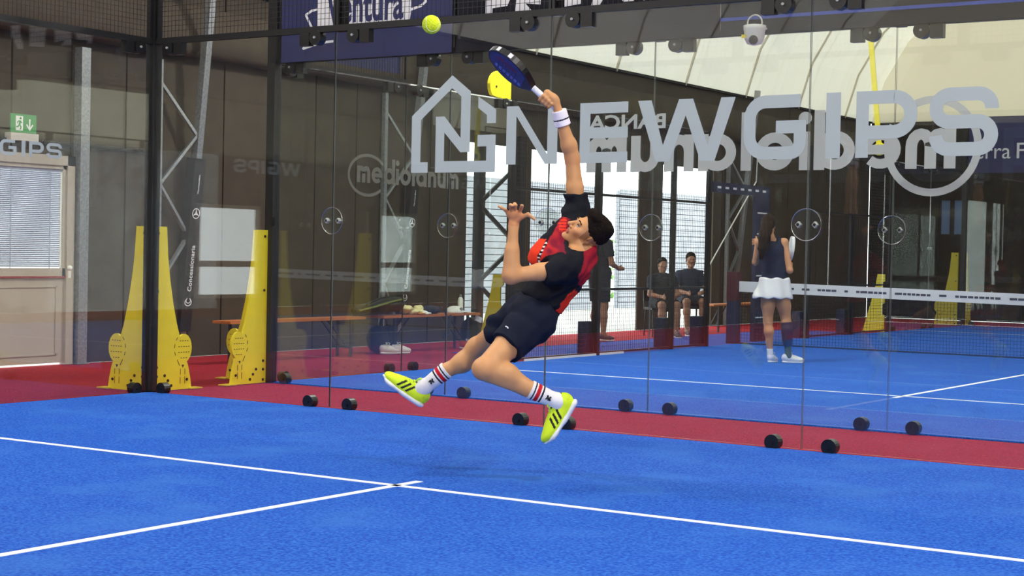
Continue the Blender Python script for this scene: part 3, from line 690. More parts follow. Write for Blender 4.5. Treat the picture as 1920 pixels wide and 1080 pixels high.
for ch, x, w in NEWG:
    k = .36; y_ = -1.0-(7.24-x)*k
    if y_ < -2.05: continue
    lm_ = MB(); flat(lm_, [[(u*k, 1.935+v*.285) for u, v in q] for q in letter_strokes(ch, 0, w, .425, .085)], lambda u, v: (.0065, y_+u, v), X); obj('letter', lm_, 'sticker', st2)
# mediolanum word mark: x-height 1.0, letters as strokes
def wordmark():
    L = []; t = .27; x = 0.0
    def stem(x_, a=0., b=1.): L.append([(x_, a), (x_+t, a), (x_+t, b), (x_, b)])
    def hump(x_, w_): L.extend(stroke([(x_+w_-t/2, 0), (x_+w_-t/2, .55)]+arc(x_+w_/2+.0, .55, w_/2-t/2, .32, 0, 180, 8), t))
    def bowl(x_, w_): L.extend(stroke(arc(x_+w_/2, .5, w_/2-t/2, .5-t/2, 0, 345, 22), t, True))
    stem(x); hump(x, .72); hump(x+.45, .72); x += 1.27                      # m
    L.extend(stroke(arc(x+.5, .5, .5-t/2, .5-t/2, -45, -360, 18)+[(x+t, .5)], t*.9)); x += 1.12   # e
    bowl(x, 1.0); stem(x+.75, 0, 1.55); x += 1.12                              # d
    stem(x); L.append(arc(x+t/2, 1.35, .17, .17, 0, 340, 12)); x += .40       # i
    bowl(x, 1.0); x += 1.12                                                    # o
    stem(x, 0, 1.55); x += .40                                                 # l
    bowl(x, 1.0); stem(x+.75); x += 1.15                                       # a
    stem(x); hump(x, .82); x += .95                                            # n
    stem(x+.55); L.extend(stroke([(x+t/2, 1), (x+t/2, .45)]+arc(x+.41, .45, .41-t/2, .32, 180, 360, 8), t)); x += .95   # u
    stem(x); hump(x, .72); hump(x+.45, .72); x += 1.18                      # m
    circ = stroke(arc(.62, .62, 1.30, 1.30, 35, 318, 34), .20)
    return L, circ, x
WM, WC, WX = wordmark()
s3 = thing('glass_sticker', (5, D, 1.7), 'large mirrored mediolanum word mark with a ring on the rear court front glass', 'sticker')
kx = (6.46-3.383)/WX; kz = .29
fm = lambda u, v: (6.46-u*kx, D-.0065, 1.925+v*kz)
m1 = MB(); flat(m1, WM, fm, NY); obj('lettering', m1, 'sticker_back', s3)
m1 = MB(); flat(m1, stroke(arc(6.285, 2.088, .335, .335, -208, 128, 40), .055), lambda u, v: (u, D-.0065, v), NY); obj('ring', m1, 'sticker_back', s3)
P = text_polys('BANCA', .16, .004); w = max(p[0] for q in P for p in q)
m1 = MB(); flat(m1, [[(4.12-p[0]*.72/w, 2.275+p[1]) for p in q] for q in P], lambda u, v: (u, D-.0065, v), NY); obj('small_lettering', m1, 'sticker_back', s3)
s4 = thing('glass_sticker', (0, D+2, 1.8), 'small mediolanum word mark with a ring on the rear court left side glass', 'sticker')
ky = (4.50-2.76)/WX; kz = .165
m1 = MB(); flat(m1, WM, lambda u, v: (.0065, 2.76+u*ky, 1.925+v*kz), X); obj('lettering', m1, 'sticker_side', s4)
m1 = MB(); flat(m1, stroke(arc(2.93, 2.0, .30, .20, 35, 315, 36), .03), lambda u, v: (.0065, u, v), X); obj('ring', m1, 'sticker_side', s4)

# --- net of the rear court
nt = thing('court_net', (5, D+10, 0), 'black court net with a white printed top tape and padded posts', 'net')
nm = MB()
for k in range(int(10/.045)): nm.bar((k*.045, D+10, .0), (k*.045, D+10, .78), .003, .003)
for k in range(1, 18): nm.bar((0, D+10, k*.045), (10, D+10, k*.045), .003, .003)
tag(obj('netting', nm, 'net_black', nt), None, kind='stuff')
zt = lambda x: .905-.09*(1-((x-5)/5)**2) if False else .905-.07*min(x, 10-x)/5
tp = MB()
for k in range(20):
    a, b = k*.5, k*.5+.5
    tp.add([(a, D+9.985, zt(a)-.15), (b, D+9.985, zt(b)-.15), (b, D+9.985, zt(b)), (a, D+9.985, zt(a)), (a, D+10.015, zt(a)-.15), (b, D+10.015, zt(b)-.15), (b, D+10.015, zt(b)), (a, D+10.015, zt(a))], [(0, 1, 2, 3), (7, 6, 5, 4), (3, 2, 6, 7), (1, 0, 4, 5)])
ta = obj('top_tape', tp, 'tape_white', nt)
pr_ = MB(); x = .3; rr = random.Random(5)
while x < 9.7:
    w = rr.choice((.05, .07, .1)); z = zt(x)-.09
    pr_.box((x, D+9.982, z), (x+w, D+9.9845, z+.03)); x += w+rr.choice((.012, .015, .12))
obj('print', pr_, 'tape_print', ta)
obj('bottom_cord', MB().tube((0, D+10, .012), (10, D+10, .012), .012), 'net_black', nt)
for x in (-.085, 10.085):
    p_ = obj('post', MB().box((x-.075, D+9.92, 0), (x+.075, D+10.08, .62)), 'navy_pad', nt)
    obj('post_cover', MB().box((x-.08, D+9.915, .62), (x+.08, D+10.085, 1.04)), 'maroon_pad', p_)
# security camera and yellow strap
sc_ = thing('dome_camera', (4.98, 1.30, 2.80), 'white dome security camera hanging below the beam between the glass walls', 'camera')
obj('body', MB().revolve([(.005, 0), (.055, .012), (.075, .05), (.08, .11), (.085, .12), (.085, .15), (.06, .155)], (4.98, 1.30, 2.85), 18), 'exit_white', sc_, smooth=True)
obj('lens', MB().ball((5.0, 1.24, 2.885), .036, 12), 'black_plastic', sc_)
obj('sticker', MB().box((4.915, 1.21, 2.90), (4.945, 1.222, 2.925)), 'yellow_paint', sc_)
obj('bracket', MB().ring((4.98, 1.30, 3.02), (1, 0, 0), (0, 0, 1), .06, .006, 16, 5).box((4.96, 1.28, 2.99), (5.0, D-.068, 3.005)), 'white_steel', sc_)
ys_ = thing('yellow_strap', (2.98, 9.12, 2.5), 'yellow strap hanging from the tent roof over the rear court', 'strap')
pts = [(2.84, 9.06, 6.9), (2.84, 9.06, 4.4), (2.86, 9.08, 3.9), (2.93, 9.1, 3.2), (2.98, 9.12, 2.65)]
st_ = MB()
for a, b in zip(pts[:-1], pts[1:]): st_.bar(a, b, .062, .02, up=(0, 1, 0))
obj('band', st_, 'yellow_paint', ys_)
obj('hook', MB().ring((2.985, 9.12, 2.60), (1, 0, 0), (0, 0, 1), .06, .022, 16, 6), 'yellow_paint', ys_)
# ================================================================== ORGANIC SURFACES
# smooth blends of tapered capsules and ellipsoids on a grid, skinned as one continuous mesh
class Field:
    def __init__(s, h): s.h = h; s.ops = []
    def _op(s, kind, c, rad, fn, k): s.ops.append((kind, np.array(c, float), rad, fn, k)); return s
    def cone(s, a, b, ra, rb, k=.02, axis=None, sc=1.0, cuts=(), kind='add'):
        a = np.array(a, float); b = np.array(b, float)
        if axis is not None: axis = np.array(axis, float)/np.linalg.norm(axis)
        def sq(p):
            return p if axis is None else p+axis*((p@axis)*(1/sc-1))[..., None]
        A = a+axis*((a@axis)*(1/sc-1)) if axis is not None else a
        B = b+axis*((b@axis)*(1/sc-1)) if axis is not None else b
        d = B-A; L2 = max(d@d, 1e-9)
        cuts = [(np.array(o, float), np.array(n, float)/np.linalg.norm(n)) for o, n in cuts]
        def fn(p):
            q = sq(p)-A; t = np.clip((q@d)/L2, 0, 1); r = np.linalg.norm(q-t[..., None]*d, axis=-1)-(ra+(rb-ra)*t)
            for o, n in cuts: r = np.maximum(r, (p-o)@n)
            return r
        return s._op(kind, (a, b), max(ra, rb)*max(sc, 1), fn, k)
    def ball(s, c, r, k=.02, **kw): return s.cone(c, np.array(c, float)+1e-4, r, r, k, **kw)
    def ell(s, c, F, r, k=.02, kind='add', cuts=()):
        c = np.array(c, float); F = np.array(F, float); r = np.array(r, float)
        cuts = [(np.array(o, float), np.array(n, float)/np.linalg.norm(n)) for o, n in cuts]
        def fn(p):
            q = (p-c)@F.T; k0 = np.linalg.norm(q/r, axis=-1); k1 = np.linalg.norm(q/(r*r), axis=-1)+1e-9
            d = k0*(k0-1)/k1
            for o, n in cuts: d = np.maximum(d, (p-o)@n)
            return d
        return s._op(kind, (c, c), float(max(r)), fn, k)
    def chain(s, pts, rad, k=.01, **kw):
        for i in range(len(pts)-1): s.cone(pts[i], pts[i+1], rad[i], rad[i+1], k, **kw)
        return s
    def mesh(s, noise=None, lap=0):
        h = s.h; lo = np.min([np.min(c, 0)-r for kd, c, r, f, k in s.ops if kd == 'add'], 0)-3*h; hi = np.max([np.max(c, 0)+r for kd, c, r, f, k in s.ops if kd == 'add'], 0)+3*h
        n = np.ceil((hi-lo)/h).astype(int)+1; G = np.full(n, 9.0, np.float32)
        ax = [lo[i]+h*np.arange(n[i]) for i in range(3)]
        for kd, c, r, fn, k in s.ops:
            pad = r+k+2.5*h
            i0 = np.maximum(np.floor((np.min(c, 0)-pad-lo)/h).astype(int), 0); i1 = np.minimum(np.ceil((np.max(c, 0)+pad-lo)/h).astype(int)+1, n)
            if (i1 <= i0).any(): continue
            sl = tuple(slice(a, b) for a, b in zip(i0, i1))
            p = np.stack(np.meshgrid(*[ax[i][i0[i]:i1[i]] for i in range(3)], indexing='ij'), -1)
            d = fn(p).astype(np.float32); g = G[sl]
            if kd == 'add':
                m = np.minimum(g, d); e = np.maximum(k-np.abs(g-d), 0)/max(k, 1e-6); G[sl] = m-e*e*k*.25
            else:
                d = -d; m = np.maximum(g, d); e = np.maximum(k-np.abs(g-d), 0)/max(k, 1e-6); G[sl] = m+e*e*k*.25
        if noise is not None:
            p = np.stack(np.meshgrid(*ax, indexing='ij'), -1); near = np.abs(G) < .03; G[near] += noise(p[near]).astype(np.float32)
        S_ = G < 0
        cnt = sum(S_[a:n[0]-1+a, b:n[1]-1+b, c:n[2]-1+c].astype(np.uint8) for a in (0, 1) for b in (0, 1) for c in (0, 1))
        I = np.argwhere((cnt > 0) & (cnt < 8)); N = len(I)
        idx = -np.ones(tuple(n-1), np.int64); idx[I[:, 0], I[:, 1], I[:, 2]] = np.arange(N)
        cor = [(a, b, c) for a in (0, 1) for b in (0, 1) for c in (0, 1)]
        val = {q: G[I[:, 0]+q[0], I[:, 1]+q[1], I[:, 2]+q[2]] for q in cor}
        acc = np.zeros((N, 3)); w = np.zeros(N)
        for q in cor:
            for d in range(3):
                if q[d]: continue
                q2 = list(q); q2[d] = 1; q2 = tuple(q2); v0, v1 = val[q], val[q2]; m = (v0 < 0) != (v1 < 0)
                t = np.where(m, v0/np.where(m, v0-v1, 1), 0); pt = np.tile(np.array(q, float), (N, 1)); pt[:, d] = t
                acc[m] += pt[m]; w[m] += 1
        V = lo+h*(I+acc/w[:, None])
        faces = []
        for d in range(3):
            e, f = (d+1) % 3, (d+2) % 3
            a = np.take(S_, np.arange(n[d]-1), d); b = np.take(S_, np.arange(1, n[d]), d); E = np.argwhere(a != b)
            E = E[(E[:, e] > 0) & (E[:, f] > 0) & (E[:, e] < n[e]-1) & (E[:, f] < n[f]-1)]
            o = [np.zeros(3, int) for _ in range(4)]; o[1][e] = -1; o[2][e] = -1; o[2][f] = -1; o[3][f] = -1
            q = np.stack([idx[tuple((E+k).T)] for k in o], 1); sgn = a[tuple(E.T)]
            q[~sgn] = q[~sgn][:, ::-1]; faces.append(q)
        Fc = np.concatenate(faces); Fc = Fc[(Fc >= 0).all(1)]
        for _ in range(lap):
            A = np.zeros_like(V); c = np.zeros(len(V))
            for i in range(4):
                j = (i+1) % 4
                np.add.at(A, Fc[:, i], V[Fc[:, j]]); np.add.at(c, Fc[:, i], 1); np.add.at(A, Fc[:, j], V[Fc[:, i]]); np.add.at(c, Fc[:, j], 1)
            V = V*.5+.5*A/np.maximum(c, 1)[:, None]
        mb = MB(); mb.v = V; mb.f = Fc.tolist(); return mb
def rgb(*c): return np.array(lin(*c))
def paint(V, base):
    return np.tile(rgb(*base), (len(V), 1))
def unit(v): v = np.array(v, float); return v/np.linalg.norm(v)
def orth(v, *bs):
    v = np.array(v, float)
    for b in bs: v = v-b*(v@b)
    return unit(v)
def vnoise(p, s, seed=0):
    q = p*s+seed*1.7
    return (np.sin(q[..., 0]*1.3+q[..., 1]*2.1+1.2*np.sin(q[..., 2]*1.1))+np.sin(q[..., 1]*1.7-q[..., 2]*1.9+q[..., 0]*.6+1.3*np.sin(q[..., 0]*.9))+np.sin(q[..., 2]*2.3+q[..., 0]*.8+1.1*np.sin(q[..., 1]*1.4)))/3
vcol('skin', .5, sss=.12, spec=.35); vcol('cloth', .85, bump=.25, bscale=40, spec=.15); vcol('shoe_upper', .55, bump=.15, bscale=160); mat('hair', (34, 25, 21), .9, rgb2=(19, 14, 12), scale=90, bump=.5, bscale=140, spec=.1)
mat('brown_hair', (46, 29, 21), .55, rgb2=(28, 18, 13), scale=60, bump=.6, bscale=90, stretch=(3, 3, .4), spec=.1)
mat('sole_white', (226, 228, 230), .5); mat('eye_white', (186, 176, 166), .4); mat('iris', (40, 28, 22), .25)
mat('shoe_black', (22, 24, 22), .6); mat('lace', (190, 232, 80), .8); mat('grip_white', (232, 232, 236), .7, rgb2=(205, 206, 214), scale=90)
SKIN, SKIN_D, LIP = (199, 146, 98), (180, 120, 82), (160, 88, 74)

def skin_head(Fd, C, l, f, u, s=1.0, mouth=True):
    """head, ears, nose, lips and jaw blended into the body field"""
    H = lambda a, b, c: C+s*(l*a+f*b+u*c); Fr = (l, f, u)
    Fd.ell(H(0, -.015, .045), Fr, np.array((.073, .093, .080))*s, .01)
    Fd.ell(H(0, .030, -.015), Fr, np.array((.060, .062, .085))*s, .02)
    for g in (-1, 1):
        Fd.cone(H(0, .066, -.090), H(g*.050, -.002, -.052), .021*s, .024*s, .02)
        Fd.ball(H(g*.043, .058, -.008), .021*s, .02)
        Fd.ball(H(g*.032, .104, .010), .015*s, .010, kind='sub')
        Fd.ell(H(g*.076, -.012, -.002), (unit(l*1.0-f*g*.3), unit(f+l*g*.3), u), np.array((.008, .019, .032))*s, .006)
        Fd.ball(H(g*.084, -.006, -.002), .008*s, .004, kind='sub')
        Fd.ball(H(g*.013, .097, -.024), .0085*s, .006)
    Fd.ball(H(0, .074, -.092), .019*s, .015)
    Fd.cone(H(-.034, .080, .031), H(.034, .080, .031), .011*s, .011*s, .014)
    Fd.cone(H(0, .090, .018), H(0, .112, -.017), .0085*s, .0115*s, .008)
    if mouth:
        Fd.cone(H(-.017, .087, -.047), H(.017, .087, -.047), .0048*s, .0048*s, .006)
        Fd.cone(H(-.014, .086, -.060), H(.014, .086, -.059), .0055*s, .0055*s, .006)
        Fd.cone(H(-.014, .097, -.0535), H(.014, .097, -.0535), .0045*s, .0045*s, .003, kind='sub')
    return H
def shoe(parent, heel, toe_dir, up_dir, L, base, stripe_m='shoe_black', upper=(214, 240, 40), h=.004, stripes=True, lace='lace'):
    """running shoe: upper, thick sole, three side stripes, laces"""
    t = unit(toe_dir); u = orth(up_dir, t); l = np.cross(u, t); k = L/.30
    Q = lambda a, b, c: heel+k*(t*a+l*b+u*c)          # a: heel to toe, b: sideways, c: up
    F = Field(h)
    F.ell(Q(.062, 0, .055), (t, l, u), np.array((.064, .040, .052))*k, .02)
    F.ell(Q(.15, 0, .045), (t, l, u), np.array((.085, .043, .046))*k, .03)
    F.ell(Q(.225, 0, .035), (t, l, u), np.array((.070, .047, .033))*k, .03)
    F.cone(Q(.045, 0, .07), Q(.075, 0, .110), .041*k, .043*k, .02, cuts=[(Q(.07, 0, .108), u)])
    F.cone(Q(.105, 0, .085), Q(.165, 0, .068), .024*k, .018*k, .02)
    F.cone(Q(.066, 0, .150), Q(.066, 0, .098), .036*k, .034*k, .004, kind='sub')
    m = F.mesh(); V = np.array(m.v); c = paint(V, upper); r = (V-heel)/k; a, b, cz = r@t, r@l, r@u
    c[(a < .03) & (cz > .05)] = rgb(upper[0]*.93, upper[1]*.93, upper[2])
    for i in range(3 if stripes else 0):
        a0 = .105+.030*i; band = np.abs(a-(a0+.028*(.075-cz)/.05*1.0)) < .0075
        c[band & (cz > .026) & (cz < .080) & (np.abs(b) > .018)] = rgb(24, 26, 22)
    c[(cz > .100) & (a < .12)] = rgb(26, 28, 24) if stripes else rgb(*[k_*.8 for k_ in upper])
    sh = obj('shoe', m, 'shoe_upper', parent, smooth=True, col=c)
    G = Field(h)
    G.cone(Q(.035, 0, .012), Q(.13, 0, .006), .035*k, .036*k, .02, axis=u, sc=.55); G.cone(Q(.13, 0, .006), Q(.225, 0, .006), .036*k, .046*k, .02, axis=u, sc=.40); G.cone(Q(.225, 0, .006), Q(.275, 0, .018), .044*k, .024*k, .02, axis=u, sc=.40)
    obj('sole', G.mesh(), 'sole_white', sh, smooth=True)
    la = MB()
    for i in range(5):
        a_ = .105+.021*i; z = .116-.0105*i; la.tube(Q(a_, -.024, z-.012), Q(a_+.008, .024, z-.004), .0042*k, 6); la.tube(Q(a_, .024, z-.012), Q(a_+.008, -.024, z-.004), .0042*k, 6)
    for g in (-1, 1): la.path([Q(.105, 0, .118), Q(.10, g*.02, .135), Q(.115, g*.038, .128), Q(.12, g*.030, .108)], .0036*k, 6)
    tag(obj('laces', la, lace, sh), None, kind='stuff')
    return sh
# ================================================================== THE JUMPING PLAYER
PD = 9.2
def P(px, py, dz=0.0): return at(px, py, PD+dz)
def Vc(r, u, a): return RT*r+UP*u+FW*a
pl = thing('person', (P(1000, 600)[0], P(1000, 600)[1], .19), 'player in black and red shirt leaping sideways to hit the ball', 'person')
# --- frames
hu = unit(Vc(.73, .62, -.26)); hf = orth(Vc(-.60, .70, -.40), hu); hl = np.cross(hu, hf)
HC = P(1052, 443, -.02)-(hf*.085-hu*.105)
tu = unit(Vc(.51, .86, 0)); tf = orth(Vc(-.79, .47, -.39), tu); tl = np.cross(tu, tf)
SR, SL = P(1082, 406, .13), P(1066, 502, -.14)
T1, CH, WA, PE = P(1092, 470, .01), P(1062, 494, .01), P(1024, 553, .02), P(1002, 590, .025)
ER, WR_ = P(1073, 297, .10), P(1053, 226, .04)
EL, WL = P(957, 518, -.24), P(963, 424, -.24)
HL, KL, AL = P(998, 602, -.06), P(908, 692, -.28), P(1046, 753, -.22)
HR, KR, AR = P(983, 588, .12), P(894, 651, .36), P(794, 727, .40)
lerp = lambda a, b, t: a+(b-a)*t
B = Field(.005)
B.cone(CH, WA, .105, .095, .03, axis=tl, sc=1.35); B.cone(WA, PE, .095, .10, .03, axis=tl, sc=1.3)
B.cone(T1, CH, .07, .10, .04, axis=tl, sc=1.3)
B.cone(HL, HR, .095, .09, .04)
B.cone(SL, T1, .055, .055, .03); B.cone(SR, T1, .055, .055, .03)
B.cone(T1, HC-hf*.02-hu*.055, .058, .054, .02)
# right arm
B.cone(SR, lerp(SR, ER, .5), .056, .047, .03); B.cone(lerp(SR, ER, .5), ER, .047, .040, .02)
B.cone(ER, lerp(ER, WR_, .35)+Vc(.004, 0, 0), .041, .044, .02); B.cone(lerp(ER, WR_, .35), WR_, .043, .029, .02)
# left arm
B.cone(SL, lerp(SL, EL, .5), .056, .047, .03); B.cone(lerp(SL, EL, .5), EL, .046, .037, .02)
B.cone(EL, WL, .040, .0265, .03); B.cone(lerp(EL, WL, .05)+Vc(.008, 0, 0), lerp(EL, WL, .5), .037, .030, .04)
# legs
B.cone(HL, lerp(HL, KL, .45), .090, .078, .03); B.cone(lerp(HL, KL, .45), KL, .077, .058, .03); B.ball(KL+Vc(-.012, .004, -.01), .050, .03)
cb = lerp(KL, AL, .30)+Vc(.006, .022, .01); B.cone(KL, cb, .052, .058, .03); B.cone(cb, lerp(KL, AL, .62), .056, .040, .03); B.cone(lerp(KL, AL, .55), AL, .042, .032, .02)
B.cone(lerp(KL, AL, .1)+Vc(-.01, -.022, 0), lerp(KL, AL, .8)+Vc(-.004, -.008, 0), .034, .026, .02)
B.cone(HR, lerp(HR, KR, .45), .088, .075, .03); B.cone(lerp(HR, KR, .45), KR, .070, .052, .03); B.ball(KR+Vc(-.004, .004, -.01), .046, .03)
cb = lerp(KR, AR, .30)+Vc(.012, -.018, .0); B.cone(KR, cb, .050, .055, .03); B.cone(cb, lerp(KR, AR, .6), .054, .038, .03); B.cone(lerp(KR, AR, .55), AR, .039, .032, .02)
# left hand: open, thumb out to the side
hn = unit(WL-EL)
B.cone(WL, P(965, 405, -.24), .027, .032, .015, axis=Vc(0, .2, 1), sc=.6); B.cone(P(957, 402, -.24), P(973, 403, -.245), .021, .021, .012)
B.chain([P(954, 403, -.24), P(948, 394, -.255), P(941, 390, -.265), P(935, 387, -.258)], [.011, .0092, .0082, .0072], .005)
B.chain([P(960, 400, -.24), P(957, 389, -.262), P(957, 384, -.29), P(961, 386, -.31)], [.011, .0098, .0088, .0076], .004)
B.chain([P(966, 399, -.24), P(966, 387, -.265), P(965, 382, -.295), P(968, 385, -.318)], [.0112, .0102, .009, .0078], .004)
B.chain([P(973, 401, -.245), P(977, 391, -.265), P(979, 386, -.285), P(978, 385, -.305)], [.0112, .010, .009, .0078], .004)
B.chain([P(970, 413, -.245), P(980, 406, -.255), P(990, 402, -.262), P(1002, 411, -.262)], [.015, .0122, .0105, .0085], .008)
# right hand closed on the racket handle
rax = unit(Vc(-.74, .67, .05)); rc = P(1028, 190, .02)                 # racket axis and grip centre
e1 = orth(Vc(.62, .55, -.30), rax); e2 = np.cross(rax, e1)
B.cone(WR_, rc+e1*.034-rax*.012, .028, .030, .02, axis=e1, sc=.8); B.cone(rc+e1*.032-rax*.030, rc+e1*.032+rax*.034, .020, .021, .015)
for i in range(4):
    c0 = rc+rax*(.034-.0215*i); R_ = (.0285, .029, .0285, .027)[i]; rf = (.0098, .0102, .0098, .0088)[i]; pts = []
    for an in (15, 70, 125, 180, 225):
        a_ = math.radians(an); pts.append(c0+(e1*math.cos(a_)-e2*math.sin(a_))*R_+rax*.004*(an/90))
    B.chain(pts, [rf*1.15, rf*1.1, rf, rf*.95, rf*.8], .004)
pts = [rc+e1*.034+rax*.004, rc+e1*.018+e2*.026+rax*.028, rc-e1*.004+e2*.029+rax*.050, rc-e1*.020+e2*.022+rax*.060]
B.chain(pts, [.016, .013, .0112, .009], .008)
skin_head(B, HC, hl, hf, hu)
bm_ = B.mesh(); V = np.array(bm_.v); c = paint(V, SKIN)
n1 = vnoise(V, 38, 1)[:, None]; c = c*(1+.05*n1)
hd = V-HC; a, b, z = hd@hl, hd@hf, hd@hu
inh = (np.linalg.norm(hd, axis=1) < .16) & (z > -.12)
lips = inh & (np.abs(a) < .021) & (b > .080) & (z > -.0665) & (z < -.0415); c[lips] = rgb(*LIP)
chk = np.exp(-(((np.abs(a)-.045)**2+(z+.02)**2)/.0007))*(inh & (b > .03)); c = c*(1-chk[:, None]*np.array((.02, .16, .16, 0)))
for K in (KL, KR, EL, ER):
    d = np.exp(-((V-K)**2).sum(1)/.003); c = c*(1-d[:, None]*np.array((.02, .12, .14, 0)))
hand = np.linalg.norm(V-P(965, 403, -.25), axis=1) < .062; c[hand] = c[hand]*np.array((.90, .74, .74, 1))  # shade on the left hand painted into its skin as darker red
stub = inh & (z < -.03) & (b > -.03) & ~lips; c[stub] = c[stub]*np.array((.90, .88, .88, 1))
fade = inh & (b < .035) & (z > -.035+.25*b) & (np.abs(a) > .03); c[fade] = c[fade]*np.array((.55, .50, .48, 1))
obj('body', bm_, 'skin', pl, smooth=True, col=np.clip(c, 0, 1))
Hh = lambda x, y_, z_: HC+hl*x+hf*y_+hu*z_
for g in (-1, 1):
    e = obj('eye', MB().ball(Hh(g*.031, .0755, .012), .0125, 14), 'eye_white', pl, smooth=True)
    obj('iris', MB().ball(Hh(g*.031, .0822, .014), .0072, 10), 'iris', e, smooth=True)
    obj('eyelid', MB().path([Hh(g*.031-.013, .080, .017), Hh(g*.031, .0885, .0205), Hh(g*.031+.013, .080, .017)], .0026), 'iris', e)
    obj('eyebrow', MB().path([Hh(g*.015, .0925, .035), Hh(g*.032, .0915, .040), Hh(g*.049, .079, .035)], .0030), 'hair', pl)
Fh = Field(.005)
hline = [(HC+hu*.012+hf*.0, unit(-hu+hf*.95))]
Fh.ell(HC-hf*.018+hu*.058, (hl, hf, hu), (.0775, .099, .079), .01, cuts=hline)
Fh.ell(HC+hf*.045+hu*.118, (hl, hf, hu), (.060, .045, .028), .02)
Fh.ell(HC-hf*.03+hu*.115, (hl, hf, hu), (.066, .075, .035), .03)
obj('hair', Fh.mesh(noise=lambda p: .0016*vnoise(p, 120, 5)), 'hair', pl, smooth=True)

# --- shirt
Sh = Field(.006)
hem = [(P(1016, 566), -tu)]
Sh.cone(CH, WA, .128, .118, .03, axis=tl, sc=1.32, cuts=hem); Sh.cone(WA, PE, .118, .125, .03, axis=tl, sc=1.25, cuts=hem)
Sh.cone(P(1084, 474, .02), CH, .085, .12, .04, axis=tl, sc=1.35)
Sh.ell(P(1018, 480, -.02), (tl, tf, tu), (.11, .075, .085), .05)
Sh.cone(P(1086, 488, .05), P(1060, 530, .04), .085, .085, .05)
Sh.cone(SR, P(1040, 455, .02), .070, .075, .05); Sh.cone(SR, T1, .068, .062, .05); Sh.cone(SL, T1, .072, .062, .05); Sh.cone(SL, CH, .075, .10, .05)
er = P(1080, 363, .125); da = unit(ER-SR); Sh.cone(SR, er+da*.03, .074, .066, .03, cuts=[(er, da)])
el = P(1020, 520, -.185); dl = unit(EL-SL); Sh.cone(SL, el+dl*.03, .074, .064, .03, cuts=[(el, dl+Vc(.2, .35, 0)*0)])
Sh.cone(P(1079, 470, -.09), HC-hu*.02-Vc(0, 0, .04), .048, .080, .006, kind='sub'); Sh.cone(P(1082, 470, -.02), HC-hu*.02, .058, .075, .006, kind='sub')
sm = Sh.mesh(noise=lambda p: .0075*np.sin((p@tf)*58+(p@tu)*34+3*vnoise(p, 9))*np.clip(.35+vnoise(p, 8, 4), 0, 1)+.0045*vnoise(p, 34, 2)); V = np.array(sm.v)
c = paint(V, (20, 22, 30)); r = V-CH; x, y_, z = r@tl, r@tf, r@tu; ang = np.degrees(np.arctan2(x*.8, y_+.0)); nz = vnoise(V, 45, 6)
def axd(V, a, b):
    d = b-a; t = np.clip(((V-a)@d)/(d@d), 0, 1); return np.linalg.norm(V-a-t[:, None]*d, axis=1)
onS = axd(V, lerp(SL, EL, .12), EL) < .092; onR = (((V-SR)@da) > -.01) & (axd(V, SR, ER) < .11)
def sight(V):
    q = V-CAM; w = q@FW; return 960+F_PX*(q@RT)/w, 540-F_PX*(q@UP)/w
def inside(x_, y__, poly):
    r_ = np.zeros(len(x_), bool); n = len(poly)
    for i in range(n):
        (xa, ya), (xb, yb) = poly[i], poly[(i+1) % n]
        k_ = ((ya > y__) != (yb > y__)) & (x_ < (xb-xa)*(y__-ya)/(yb-ya+1e-9)+xa); r_ ^= k_
    return r_
def seg(x_, y__, pl_):
    d = np.full(len(x_), 1e9)
    for (xa, ya), (xb, yb) in zip(pl_[:-1], pl_[1:]):
        t = np.clip(((x_-xa)*(xb-xa)+(y__-ya)*(yb-ya))/((xb-xa)**2+(yb-ya)**2), 0, 1); d = np.minimum(d, np.hypot(x_-xa-t*(xb-xa), y__-ya-t*(yb-ya)))
    return d
qx, qy = sight(V); free = ~onS & ~onR
qx = qx+2.5*nz; 
redp = inside(qx, qy, [(1060, 398), (1072, 404), (1064, 430), (1059, 455), (1061, 484), (1046, 505), (1004, 512), (1010, 480), (1025, 449), (1046, 410)]) & free
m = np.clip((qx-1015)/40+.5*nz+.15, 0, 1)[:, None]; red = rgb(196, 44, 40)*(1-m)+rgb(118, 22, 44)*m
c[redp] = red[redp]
c[inside(qx, qy, [(1027, 449), (1013, 480), (1006, 512), (940, 512), (940, 440)]) & free] = rgb(224, 58, 32)
c[inside(qx, qy, [(1046, 416), (1066, 402), (1060, 436), (1048, 434)]) & free & (np.sin(qy*1.1) > -.6)] = rgb(216, 54, 34)
dl_ = seg(qx, qy, [(1050, 404), (1026, 449), (1011, 480), (1006, 510)]); ln = (dl_ < 2.6) & free & (qy > 400) & (qy < 512); c[ln] = rgb(22, 20, 26)
c[ln & (dl_ < 1.7) & (qy > 452) & (np.sin(qy*.9) > .2)] = rgb(220, 215, 215)
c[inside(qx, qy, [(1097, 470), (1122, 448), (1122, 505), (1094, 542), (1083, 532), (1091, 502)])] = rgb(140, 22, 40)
c[inside(qx, qy, [(1078, 543), (1094, 560), (1060, 604), (1036, 592), (1050, 574), (1062, 555)])] = rgb(218, 48, 26)
obj('shirt', sm, 'cloth', pl, smooth=True, col=c)
